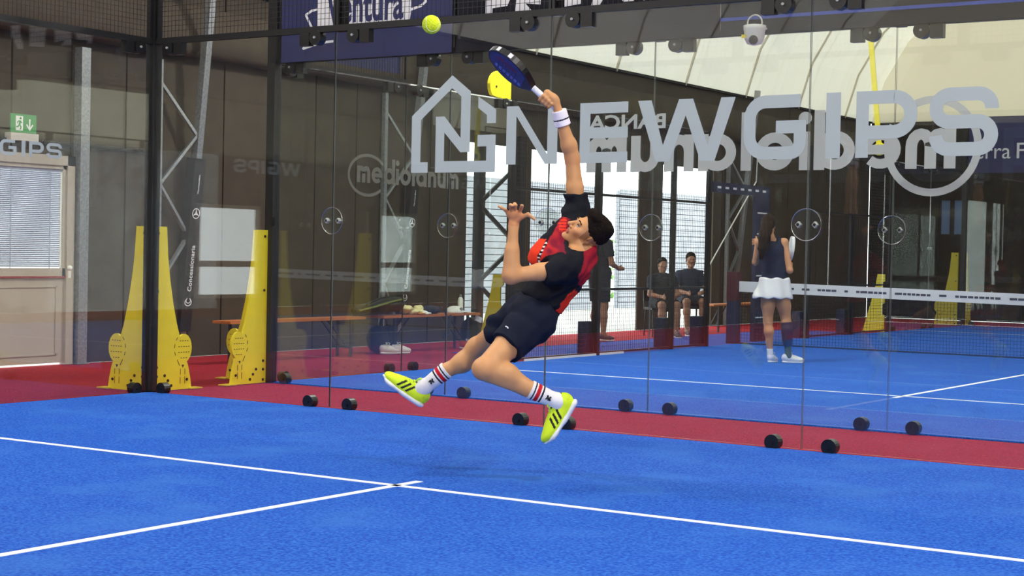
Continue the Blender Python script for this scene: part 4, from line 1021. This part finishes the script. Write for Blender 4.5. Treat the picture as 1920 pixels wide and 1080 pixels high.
# --- shorts
So = Field(.006)
So.cone(HL, HR, .118, .112, .05); So.cone(P(1020, 566, .02), PE, .112, .125, .04, axis=tl, sc=1.25, cuts=[(P(1020, 561, .02), tu)])
kl = lerp(HL, KL, .56); d1_ = unit(KL-HL); So.cone(HL, kl+d1_*.04, .122, .100, .04, cuts=[(kl, d1_+Vc(0, -.0, 0))])
kr = lerp(HR, KR, .60); d2_ = unit(KR-HR); So.cone(HR, kr+d2_*.04, .115, .094, .04, cuts=[(kr, d2_)])
som = So.mesh(noise=lambda p: .009*np.sin((p@d1_)*40+3*vnoise(p, 9, 2))*np.clip(.35+vnoise(p, 7, 8), 0, 1)+.005*vnoise(p, 30, 9)); V = np.array(som.v); c = paint(V, (20, 25, 42))
bd = np.abs((V-kl)@d1_+.02) < .004; c[bd] = rgb(18, 22, 40)
obj('shorts', som, 'cloth', pl, smooth=True, col=c)
lg = MB(); lp_ = P(951, 613, -.30); lg.path([P(948, 612, -.235), P(951, 613, -.245), P(953, 616, -.245)], .004); obj('badge', lg, 'banner_white', pl)
# --- socks with red and black bands
def sock(K, A, t0, up_fn, name='sock'):
    d = unit(A-K); L = np.linalg.norm(A-K); F = Field(.0032)
    F.cone(lerp(K, A, t0)-d*.03, A, .055, .039, .01, cuts=[(lerp(K, A, t0), -d)])
    for q in up_fn: F.cone(A, q, .038, .026, .03)
    m = F.mesh(); V = np.array(m.v); s_ = (V-lerp(K, A, t0))@d; c = paint(V, (226, 224, 226))
    for a_, b_, k_ in ((.016, .024, (30, 32, 40)), (.032, .054, (190, 30, 44)), (.062, .072, (30, 32, 40))): c[(s_ > a_) & (s_ < b_)] = rgb(*k_)
    o = obj(name, m, 'cloth', pl, smooth=True, col=c)
    n_ = -FW; n_ = orth(n_, d); e_ = np.cross(d, n_); q0 = lerp(K, A, t0)+d*.105; r0 = .0475
    lgm = MB()
    for (u0, v0), (u1, v1) in (((-.012, 0), (.010, .004)), ((-.006, .004), (-.014, .012)), ((0, 0), (.004, .014)), ((.004, -.002), (.012, -.010)), ((-.004, -.002), (-.010, -.012)), ((.008, .004), (.014, .012))):
        lgm.bar(q0+d*u0+e_*v0+n_*r0*.95, q0+d*u1+e_*v1+n_*r0*.95, .006, .008)
    tag(obj('emblem', lgm, 'shoe_black', o), None, kind='stuff')
    return o
tdL = unit(Vc(-.56, -.83, .02)); udL = orth(Vc(-.83, .56, -.10), tdL)
tdR = unit(Vc(-.80, .60, .06)); udR = orth(Vc(.60, .80, -.05), tdR)
hkL = P(1084, 751, -.21); hkR = P(791, 765, .41)
sock(KL, AL, .62, [hkL+tdL*.10+udL*.055, hkL+tdL*.055+udL*.055]); sock(KR, AR, .56, [hkR+tdR*.10+udR*.055, hkR+tdR*.055+udR*.055])
shoe(pl, hkL, tdL, udL, .302, None); shoe(pl, hkR, tdR, udR, .302, None)
# --- wristband
wd = unit(WR_-ER); F = Field(.0032); w0 = WR_-wd*.028; w1 = WR_+wd*.060
F.cone(w0, w1, .046, .043, .01, cuts=[(w0, -wd), (w1, wd)])
m = F.mesh(); V = np.array(m.v); s_ = (V-w0)@wd; c = paint(V, (232, 226, 234)); c[(s_ > .034) & (s_ < .042)] = rgb(26, 26, 34)
obj('wristband', m, 'cloth', pl, smooth=True, col=c)

# --- padel racket in the right hand
rk = thing('padel_racket', rc-rax*.06, 'dark blue and black padel racket with white grip raised in the player hand', 'racket')
rn = orth(Vc(-.62, -.68, -.30), rax); rs = np.cross(rn, rax)
obj('grip', MB().tube(rc-rax*.055, rc+rax*.125, .018, 14, .0175), 'grip_white', rk, smooth=False)
obj('butt_cap', MB().tube(rc-rax*.068, rc-rax*.055, .020, 14, .019), 'shoe_black', rk)
mat('racket_blue', (22, 40, 112), .3, rgb2=(18, 26, 70), scale=5); mat('racket_black', (16, 16, 20), .3); mat('racket_print', (96, 120, 190), .4); mat('racket_red', (110, 20, 50), .4)
r0 = rc+rax*.285                                                        # centre of the hitting face
out = [(.122*math.cos(t), .150*math.sin(t)*(1.0 if math.sin(t) > 0 else 1.02)) for t in [math.radians(q) for q in range(-40, 221, 10)]]
out = out+[(-.075, -.118), (-.040, -.150), (-.017, -.170), (.017, -.170), (.040, -.150), (.075, -.118)]
fr_ = [(x*1.0, y) for x, y in out]
obj('frame', MB().prism(out, r0-rn*.019, rs, rax, rn, .038), 'racket_black', rk)
inn = [(x*.90, y*.91) for x, y in out if y > -.13]
for s in (-1, 1):
    fc = obj('face', MB().prism(inn, r0+rn*(s*.0195-.001), rs, rax, rn, .002), 'racket_blue', rk)
    hl_ = MB()
    for i in range(-3, 4):
        for j in range(-3, 4):
            if i*i+j*j < 13: hl_.tube(r0+rs*i*.024+rax*(j*.024+.02)+rn*s*.0205, r0+rs*i*.024+rax*(j*.024+.02)+rn*s*.0212, .0055, 8)
    tag(obj('holes', hl_, 'racket_black', fc), None, kind='stuff')
    pr = MB(); sg = 1 if s > 0 else -1
    for k in range(7): pr.prism([(-.016, -.10+k*.028), (.016, -.10+k*.028), (.016, -.10+k*.028+.018), (-.016, -.10+k*.028+.018)], r0+rs*.050+rn*(s*.0208-.0004), rs, rax, rn, .0008)
    tag(obj('print', pr, 'racket_print', fc), None, kind='stuff')
    obj('flash', MB().prism([(-.03, -.05), (-.01, -.05), (.0, .09), (-.02, .09)], r0-rs*.03+rn*(s*.0208-.0004), rs, rax, rn, .0008), 'racket_red', fc)
for k, t in enumerate((25, 60, 95, 130, 165)):
    for q in (t,):
        a0, a1 = math.radians(q), math.radians(q+9); mk = MB()
        mk.prism([(.1225*math.cos(a0), .1505*math.sin(a0)), (.1225*math.cos(a1), .1505*math.sin(a1)), (.125*math.cos(a1), .1525*math.sin(a1)), (.125*math.cos(a0), .1525*math.sin(a0))], r0-rn*.014, rs, rax, rn, .028)
        obj('edge_mark', mk, 'grip_white', rk)
# --- ball
bc = at(809, 46, 6.3)
bl = thing('padel_ball', bc-np.array((0, 0, .034)), 'fluorescent yellow ball in the air above the racket', 'ball')
obj('felt', MB().ball(bc, .036, 28), 'ball_felt', bl, smooth=True)
sm_ = [bc+.0362*unit((math.cos(t)+.3*math.cos(3*t), math.sin(t)-.3*math.sin(3*t), .95*math.sin(2*t))) for t in np.linspace(0, 2*math.pi, 41)]
obj('seam', MB().path(sm_, .0009, 5), 'ball_seam', bl)
# ================================================================== THE PLAYER BEHIND THE GLASS
WD = 19.62
def Q_(px, py, dz=0.0): return at(px, py, WD+dz)
wm = thing('person', (2.2, 8.1, 0), 'woman in navy top and white skirt standing with her back turned behind the glass', 'person')
wf = unit(np.array((FW[0], FW[1], 0))); wu = np.array((0, 0, 1.0)); wl2 = np.cross(wu, wf)
B = Field(.008)
nk = Q_(1446, 446); cC = Q_(1448, 468); wC = Q_(1452, 505); pC = Q_(1452, 532)
sR, sL = Q_(1470, 455, .02), Q_(1425, 456, .02)
B.cone(cC, wC, .095, .090, .04, axis=wl2, sc=1.35); B.cone(wC, pC, .092, .115, .04, axis=wl2, sc=1.35); B.cone(sL, sR, .052, .052, .05)
hC = Q_(1441, 424); B.cone(nk, hC-wu*.06, .048, .045, .02)
eR, hR_ = Q_(1481, 507, -.06), Q_(1482, 500, .20); B.cone(sR, eR, .046, .036, .03); B.cone(eR, hR_, .036, .024, .02)
eL, hL_ = Q_(1416, 492, .12), Q_(1419, 456, .22); B.cone(sL, eL, .046, .035, .03); B.cone(eL, hL_, .035, .024, .02)
for c0, sg in ((hR_, 1), (hL_, -1)):
    B.ell(c0+wu*.02+wf*.03, (wl2, wf, wu), (.028, .045, .035), .02)
    for i in range(4): B.chain([c0+wf*.05+wu*(.045-.02*i), c0+wf*.09+wu*(.05-.02*i)-wl2*sg*.01, c0+wf*.10+wu*(.045-.02*i)-wl2*sg*.04], [.0095, .009, .008], .006)
    B.chain([c0+wf*.02+wu*.04, c0+wf*.05+wu*.075, c0+wf*.08+wu*.08], [.012, .010, .009], .006)
kL, aL = Q_(1440, 602, .02), Q_(1444, 662, .03); kR, aR = Q_(1474, 604), Q_(1478, 662, .0)
hpL, hpR = Q_(1440, 545), Q_(1466, 545)
for hp, kk, aa in ((hpL, kL, aL), (hpR, kR, aR)):
    B.cone(hp, lerp(hp, kk, .5), .095, .078, .04); B.cone(lerp(hp, kk, .5), kk, .078, .055, .03)
    cf_ = lerp(kk, aa, .32)-wf*.018; B.cone(kk, cf_, .052, .056, .03); B.cone(cf_, lerp(kk, aa, .7), .055, .038, .03); B.cone(lerp(kk, aa, .65), aa, .039, .033, .02)
hf2 = orth(wf+Vc(.35, 0, 0), wu); skin_head(B, hC, np.cross(wu, hf2), hf2, wu, .97)
bw = B.mesh(); V = np.array(bw.v); c = paint(V, (196, 140, 104)); c = c*(1+.05*vnoise(V, 20)[:, None])
obj('body', bw, 'skin', wm, smooth=True, col=np.clip(c, 0, 1))
F = Field(.008)
F.ell(hC+wu*.045-hf2*.02, (np.cross(wu, hf2), hf2, wu), (.088, .105, .098), .01, cuts=[(hC+hf2*.045, hf2-wu*.4)])
F.chain([Q_(1438, 425, -.10), Q_(1433, 445, -.16), Q_(1430, 465, -.17), Q_(1427, 484, -.16)], [.075, .070, .055, .022], .03)
F.ball(hC+wu*.125-hf2*.02, .03, .02)
obj('hair', F.mesh(noise=lambda p: .004*np.sin((p@RT)*160+2*vnoise(p, 12))), 'brown_hair', wm, smooth=True)
F = Field(.008)
F.cone(cC, wC, .108, .104, .04, axis=wl2, sc=1.36, cuts=[(Q_(1450, 449), wu)]); F.cone(wC, Q_(1452, 522), .104, .112, .04, axis=wl2, sc=1.36, cuts=[(Q_(1452, 523), -wu)])
F.cone(Q_(1437, 447, .0), Q_(1436, 470, -.03), .035, .05, .03); F.cone(Q_(1460, 447, .0), Q_(1458, 470, -.03), .030, .05, .03)
tm = F.mesh(noise=lambda p: .004*vnoise(p, 26)); V = np.array(tm.v); c = paint(V, (34, 42, 66)); obj('tank_top', tm, 'cloth', wm, smooth=True, col=c)
F = Field(.008)
F.cone(Q_(1451, 528), Q_(1449, 556), .124, .152, .03, axis=wl2, sc=1.52, cuts=[(Q_(1452, 521), wu), (Q_(1449, 559), -wu)])
fm_ = F.mesh(noise=lambda p: .008*np.sin((p@RT)*42+(p@wu)*6)); V = np.array(fm_.v); obj('skirt', fm_, 'cloth', wm, smooth=True, col=paint(V, (232, 230, 232)))
F = Field(.007); d_ = unit(aR-kR); F.cone(lerp(kR, aR, .0), lerp(kR, aR, .82), .070, .054, .02, cuts=[(kR, -d_), (lerp(kR, aR, .78), d_)]); F.cone(lerp(kR, aR, .25)-wf*.02, lerp(kR, aR, .6)-wf*.008, .068, .056, .02)
obj('leg_sleeve', F.mesh(), None, wm, smooth=True, mats=['navy_pad'])
mat('olive_sock', (70, 86, 62), .8); F = Field(.007); F.cone(lerp(kR, aR, .76), aR-wu*.03, .042, .040, .01, cuts=[(lerp(kR, aR, .76), -d_)]); obj('sock', F.mesh(), 'olive_sock', wm, smooth=True)
F = Field(.007); F.cone(lerp(kL, aL, .86), aL-wu*.03, .038, .038, .01, cuts=[(lerp(kL, aL, .86), wu)]); obj('sock', F.mesh(), 'grip_white', wm, smooth=True)
fr_d = unit(np.array((RT[0], RT[1], 0))*.95+wf*.25)
g0 = Q_(1466, 681, 0); g0 = np.array((g0[0], g0[1], .006)); shoe(wm, g0, fr_d, wu, .29, None, upper=(232, 232, 228), h=.006, stripes=False, lace='grip_white')
g1 = aL.copy(); g1[2] = .006; g1 = g1-unit(wf+Vc(.5, 0, 0)*.6)*.06; shoe(wm, g1, unit(np.array((wf[0], wf[1], 0))+.5*np.array((RT[0], RT[1], 0))), wu, .27, None, upper=(214, 214, 222), h=.006, stripes=False, lace='grip_white')
wrk = thing('padel_racket', hR_-wu*.05, 'white racket held upright by the woman', 'racket')
ra = unit(wu+wf*.25+Vc(.12, 0, 0)); rc2 = hR_+wf*.07; rn2 = orth(Vc(1, 0, .08), ra); rs2 = np.cross(rn2, ra)
obj('grip', MB().tube(rc2-ra*.07, rc2+ra*.09, .016, 10), 'shoe_black', wrk)
obj('frame', MB().prism([(.11*math.cos(t), .15*math.sin(t)) for t in np.linspace(0, 2*math.pi, 26)[:-1]], rc2+ra*.23-rn2*.018, rs2, ra, rn2, .036), 'grip_white', wrk)

# ================================================================== PEOPLE BY THE DOORWAY
def figure(base, head, seated, top, legs, label, hair='hair', skin=(150, 104, 80), scale=1.0):
    """spectator: head = heading angle; joints laid out in the body frame (left, front, up)"""
    b = np.array(base, float); f = np.array((math.cos(head), math.sin(head), 0)); u = np.array((0, 0, 1.0)); l = np.cross(u, f)
    J = lambda x, y, z: b+scale*(l*x+f*y+u*z)
    t = thing('person', b, label, 'person')
    z0 = .50 if seated else .95
    B = Field(.013); B.cone(J(0, 0, z0+.42), J(0, 0, z0+.15), .10, .095, .04, axis=l, sc=1.4); B.cone(J(0, 0, z0+.15), J(0, 0, z0+.02), .095, .11, .04, axis=l, sc=1.35)
    B.cone(J(.17, 0, z0+.47), J(-.17, 0, z0+.47), .05, .05, .05); B.cone(J(0, 0, z0+.47), J(0, .02, z0+.60), .05, .048, .02)
    skin_head(B, J(0, .02, z0+.68), l, f, u, scale, mouth=False)
    C_ = []; arms = []
    for g in (-1, 1):
        if seated:
            hp, kn, an = J(g*.09, 0, z0+.05), J(g*.13, .42, z0+.03), J(g*.12, .44, .08)
            sh, elb, ha = J(g*.19, 0, z0+.45), J(g*.24, .12, z0+.20), J(g*.08, .33, z0+.16)
        else:
            hp, kn, an = J(g*.09, 0, z0), J(g*.10, .02, .50), J(g*.11, 0, .08)
            sh, elb, ha = J(g*.19, 0, z0+.45), J(g*.25, .02, z0+.17), J(g*.18, .2, z0+.10)
        B.cone(hp, kn, .088, .058, .04); B.cone(kn, lerp(kn, an, .35)-f*.015, .054, .058, .03); B.cone(lerp(kn, an, .35), an, .056, .036, .03); B.cone(an, an+f*.17-u*.045, .036, .03, .03)
        B.cone(sh, elb, .05, .04, .03); B.cone(elb, ha, .04, .027, .02); B.ell(ha+f*.03, (l, f, u), (.022, .05, .035), .02)
        for i in range(4): B.chain([ha+f*.06+u*(.022-.016*i), ha+f*.11+u*(.018-.016*i)], [.010, .008], .006)
        B.chain([ha+f*.01+u*.025, ha+f*.06+u*.055], [.012, .009], .006)
        C_.append((hp, kn, an)); arms.append((sh, elb))
    m = B.mesh(); V = np.array(m.v); obj('body', m, 'skin', t, smooth=True, col=paint(V, skin))
    hc = J(0, .02, z0+.68); F = Field(.012); F.ell(hc+u*.05-f*.02, (l, f, u), np.array((.082, .103, .09))*scale, .01, cuts=[(hc+u*.01, unit(-u+f*.9))]); obj('hair', F.mesh(), hair, t, smooth=True)
    F = Field(.012); F.cone(J(0, 0, z0+.44), J(0, 0, z0+.10), .118, .115, .04, axis=l, sc=1.42, cuts=[(J(0, 0, z0+.02), -u)])
    F.cone(J(.17, 0, z0+.46), J(-.17, 0, z0+.46), .065, .065, .05)
    for sh, elb in arms: F.cone(sh, lerp(sh, elb, .7), .066, .058, .03, cuts=[(lerp(sh, elb, .65), elb-sh)])
    m = F.mesh(); obj('shirt', m, 'cloth', t, smooth=True, col=paint(np.array(m.v), top))
    F = Field(.012); F.cone(J(.09, 0, z0+.04), J(-.09, 0, z0+.04), .118, .118, .04)
    for hp, kn, an in C_: F.cone(hp, kn, .108, .085, .04, cuts=[(lerp(hp, kn, .85), kn-hp)])
    m = F.mesh(); obj('shorts', m, 'cloth', t, smooth=True, col=paint(np.array(m.v), legs))
    for hp, kn, an in C_: shoe(t, np.array((an[0], an[1], 0.005))-f*.06, f, u, .27, None, upper=(70, 72, 80), h=.009, stripes=False, lace='grip_white')
    return t
def chair(x, y, head, label):
    t = thing('folding_chair', (x, y, 0), label, 'chair'); f = np.array((math.cos(head), math.sin(head), 0)); l = np.array((-f[1], f[0], 0)); b = np.array((x, y, 0.0)); u = np.array((0, 0, 1.0))
    obj('seat', MB().bar(b+u*.43-f*.19, b+u*.43+f*.21, .40, .03), 'black_metal', t); obj('backrest', MB().bar(b-f*.22+u*.62-l*.2, b-f*.22+u*.62+l*.2, .02, .16), 'black_metal', t)
    for s in (-1, 1):
        for e in (-.18, .19): obj('leg', MB().tube(b+l*s*.18+f*e*1.15, b+l*s*.17+f*e+u*.415, .012), 'black_metal', t)
        obj('back_post', MB().tube(b+l*s*.19-f*.19+u*.445, b+l*s*.19-f*.225+u*.70, .012), 'black_metal', t)
    return t
figure((-1.75, 12.45, 0), -.75, True, (40, 40, 46), (34, 34, 40), 'person in dark clothes seated beside the brown pillar', scale=.93)
figure((-1.75, 13.40, 0), -.9, True, (44, 50, 66), (50, 52, 60), 'person in a dark blue shirt seated in front of the bright opening', scale=1.0)
figure((-1.75, 10.55, 0), 1.2, False, (40, 42, 52), (44, 46, 56), 'bare-legged person standing by the doorway behind the leaping player')
chair(-1.77, 12.44, -.75, 'black folding chair under the person beside the brown pillar'); chair(-1.77, 13.39, -.9, 'black folding chair under the person in the dark blue shirt')

# ================================================================== BENCHES AND KIT
def bench(y0, y1, x, label):
    t = thing('bench', (x, (y0+y1)/2, 0), label, 'bench', 'wooden benches along the tent wall')
    obj('seat_board', MB().box((x-.13, y0, .435), (x+.13, y1, .465)), 'bench_wood', t)
    for yy, s in ((y0+.24, 1), (y1-.24, -1)):
        for xx in (-.10, .10): obj('leg', MB().bar((x+xx, yy, 0), (x+xx, yy, .435), .03, .025), 'bench_leg', t)
        obj('cross_bar', MB().box((x-.085, yy-.012, .10), (x+.085, yy+.012, .125)), 'bench_leg', t)
        obj('brace', MB().bar((x-.05, yy+s*.015, .12), (x-.05, yy+s*.36, .43), .02, .012), 'bench_leg', t); obj('brace', MB().bar((x+.05, yy+s*.015, .12), (x+.05, yy+s*.36, .43), .02, .012), 'bench_leg', t)
    return t
bench(2.88, 5.18, -1.9, 'long orange-brown bench behind the yellow plate of the rear corner')
bench(5.53, 7.55, -1.9, 'orange-brown bench loaded with bags, cap and bottle')
bench(14.3, 16.5, -1.9, 'orange-brown bench beside the net post in the distance')
mat('bag_black', (26, 28, 26), .7, rgb2=(38, 40, 34), scale=8); mat('bag_olive', (96, 104, 50), .7); mat('cloth_cream', (224, 214, 160), .9); mat('cap_white', (230, 230, 226), .8); mat('cap_grey', (120, 120, 116), .8); mat('bag_navy', (32, 40, 66), .8); mat('bottle_white', (226, 226, 214), .35); mat('red_trim', (170, 60, 40), .7); mat('amber', (206, 140, 50), .7)
E3 = np.eye(3); bx = -1.9
def soft(name, prims, m, parent, h=.01, nz=.004, ns=30):
    F = Field(h)
    for p in prims:
        if len(p) == 2: F.ell(p[0], E3, p[1], .02)
        else: F.cone(p[0], p[1], p[2], p[3], .02)
    return obj(name, F.mesh(noise=(lambda p: nz*vnoise(p, ns)) if nz else None), m, parent, smooth=True)
t = thing('racket_bag', (bx, 5.5, .465), 'black racket bag with olive trim lying across the bench end', 'bag')
soft('bag_body', [((bx, 5.15, .53), (bx, 5.75, .58), .06, .10), ((bx, 5.70, .58), (bx+.02, 5.92, .60), .10, .09)], 'bag_black', t)
obj('trim', MB().path([(bx+.085, 5.1, .53), (bx+.10, 5.4, .575), (bx+.108, 5.7, .63), (bx+.10, 5.95, .66)], .014), 'bag_olive', t); obj('strap', MB().path([(bx+.07, 5.25, .60), (bx+.09, 5.5, .68), (bx+.08, 5.8, .70)], .010), 'bag_black', t)
t = soft('folded_jacket', [((bx, 6.25, .50), (.10, .20, .035)), ((bx+.02, 6.10, .54), (.08, .10, .045)), ((bx, 6.38, .54), (.06, .08, .035))], 'cloth_cream', None, .008, .010, 34); tag(t, 'crumpled cream jacket on the loaded bench', 'jacket')
t = thing('towel', (bx, 6.33, .465), 'amber towel edge under the cream jacket', 'towel'); soft('fold', [((bx+.06, 6.36, .478), (.07, .12, .014))], 'amber', t, .006)
t = thing('backpack', (bx, 6.62, .465), 'navy backpack on the bench with straps hanging down', 'backpack'); soft('pack', [((bx, 6.62, .515), (.11, .19, .055))], 'bag_navy', t)
obj('strap', MB().path([(bx+.11, 6.78, .52), (bx+.15, 6.80, .40), (bx+.16, 6.76, .25), (bx+.15, 6.72, .17), (bx+.155, 6.82, .20), (bx+.15, 6.86, .45)], .014), 'bag_navy', t); obj('buckle', MB().box((bx+.09, 6.70, .53), (bx+.12, 6.73, .56)), 'steel', t)
def cap(y, x, z, r, label, logo):
    t = thing('cap', (x, y, z), label, 'cap'); F = Field(.006); F.ell((x, y, z), E3, (r, r*1.05, r*.75), .01, cuts=[((0, 0, z), (0, 0, -1))]); obj('crown', F.mesh(), 'cap_white', t, smooth=True)
    F = Field(.006); F.ell((x+r*.2, y+r*1.0, z+.012), E3, (r*.8, r*.75, .012), .01); obj('visor', F.mesh(), 'cap_white', t, smooth=True)
    if logo: obj('patch', MB().prism([(.03*math.cos(a), .022*math.sin(a)) for a in np.linspace(0, 2*math.pi, 14)[:-1]], (x+r*.80, y, z+r*.40), (0, 1, 0), (-.4, 0, .9), (.9, 0, .4), .012), 'cap_grey', t)
cap(7.16, bx, .466, .12, 'white cap with a grey patch beside the bottle', True); cap(6.40, bx+.075, .466, .062, 'small white visor cap at the bench edge', False)
t = thing('water_bottle', (bx-.04, 7.34, .465), 'white drinking bottle standing at the end of the bench', 'bottle'); obj('bottle_body', MB().revolve([(.034, 0), (.036, .02), (.036, .15), (.030, .18), (.015, .20)], (bx-.04, 7.34, .466), 14), 'bottle_white', t, smooth=True); obj('stopper', MB().revolve([(.016, .20), (.018, .205), (.018, .228), (.010, .235)], (bx-.04, 7.34, .466), 12), 'cap_grey', t)
t = thing('kit_bag', (bx-.1, 5.85, 0), 'dark navy bag standing on the floor under the bench', 'bag'); soft('bag_body', [((bx-.12, 5.72, .17), (.13, .14, .17)), ((bx-.12, 5.93, .17), (.13, .14, .17))], 'bag_navy', t, .012); obj('handle', MB().ring((bx-.12, 5.83, .35), (0, 1, 0), (0, 0, 1), .07, .008, 18, 6), 'bag_black', t)
for i, (yy, xx, lb) in enumerate(((5.55, bx+.06, 'left white trainer on the red floor under the bench'), (5.72, bx+.10, 'right white trainer on the red floor under the bench'))):
    t = thing('trainer', (xx, yy, 0), lb, 'shoe', 'white trainers under the bench'); shoe(t, np.array((xx, yy, .006)), (.25, 1, 0), (0, 0, 1), .30, None, upper=(226, 222, 220), h=.006, stripes=False, lace='grip_white')
t = thing('rucksack', (bx-.05, 7.62, 0), 'dark rucksack with a white tag on the floor past the bench', 'bag'); soft('pack', [((bx-.05, 7.60, .20), (.13, .15, .20))], 'bag_black', t, .012); obj('tag', MB().bar((bx+.085, 7.50, .40), (bx+.085, 7.64, .36), .02, .07), 'cap_white', t)
for yy, xx, cc, lb in ((7.25, bx+.02, (170, 70, 50), 'red sports shoe under the right end of the bench'), (7.42, bx+.12, (222, 216, 200), 'pale sports shoe beside the rucksack')):
    t = thing('trainer', (xx, yy, 0), lb, 'shoe'); shoe(t, np.array((xx, yy, .006)), (1, .25, 0), (0, 0, 1), .28, None, upper=cc, h=.007, stripes=False, lace='grip_white')

t = thing('guy_cable', (-1, 13.3, 1.0), 'pale diagonal cable between the doorway and the navy gate pillar', 'cable')
obj('rope', MB().tube((-1, 14.17, 2.47), (-1, 12.43, 1.0), .010, 8), 'white_steel', t); obj('shackle', MB().ring((-1, 12.42, .985), (0, 1, 0), (0, 0, 1), .03, .008, 14, 5), 'steel', t)
obj('anchor_rod', MB().tube((-1, 14.17, 2.47), (-1, 14.20, 2.99), .012).tube((-1, 12.42, .955), (-1, 12.42, 0), .012), 'galvanised', t)
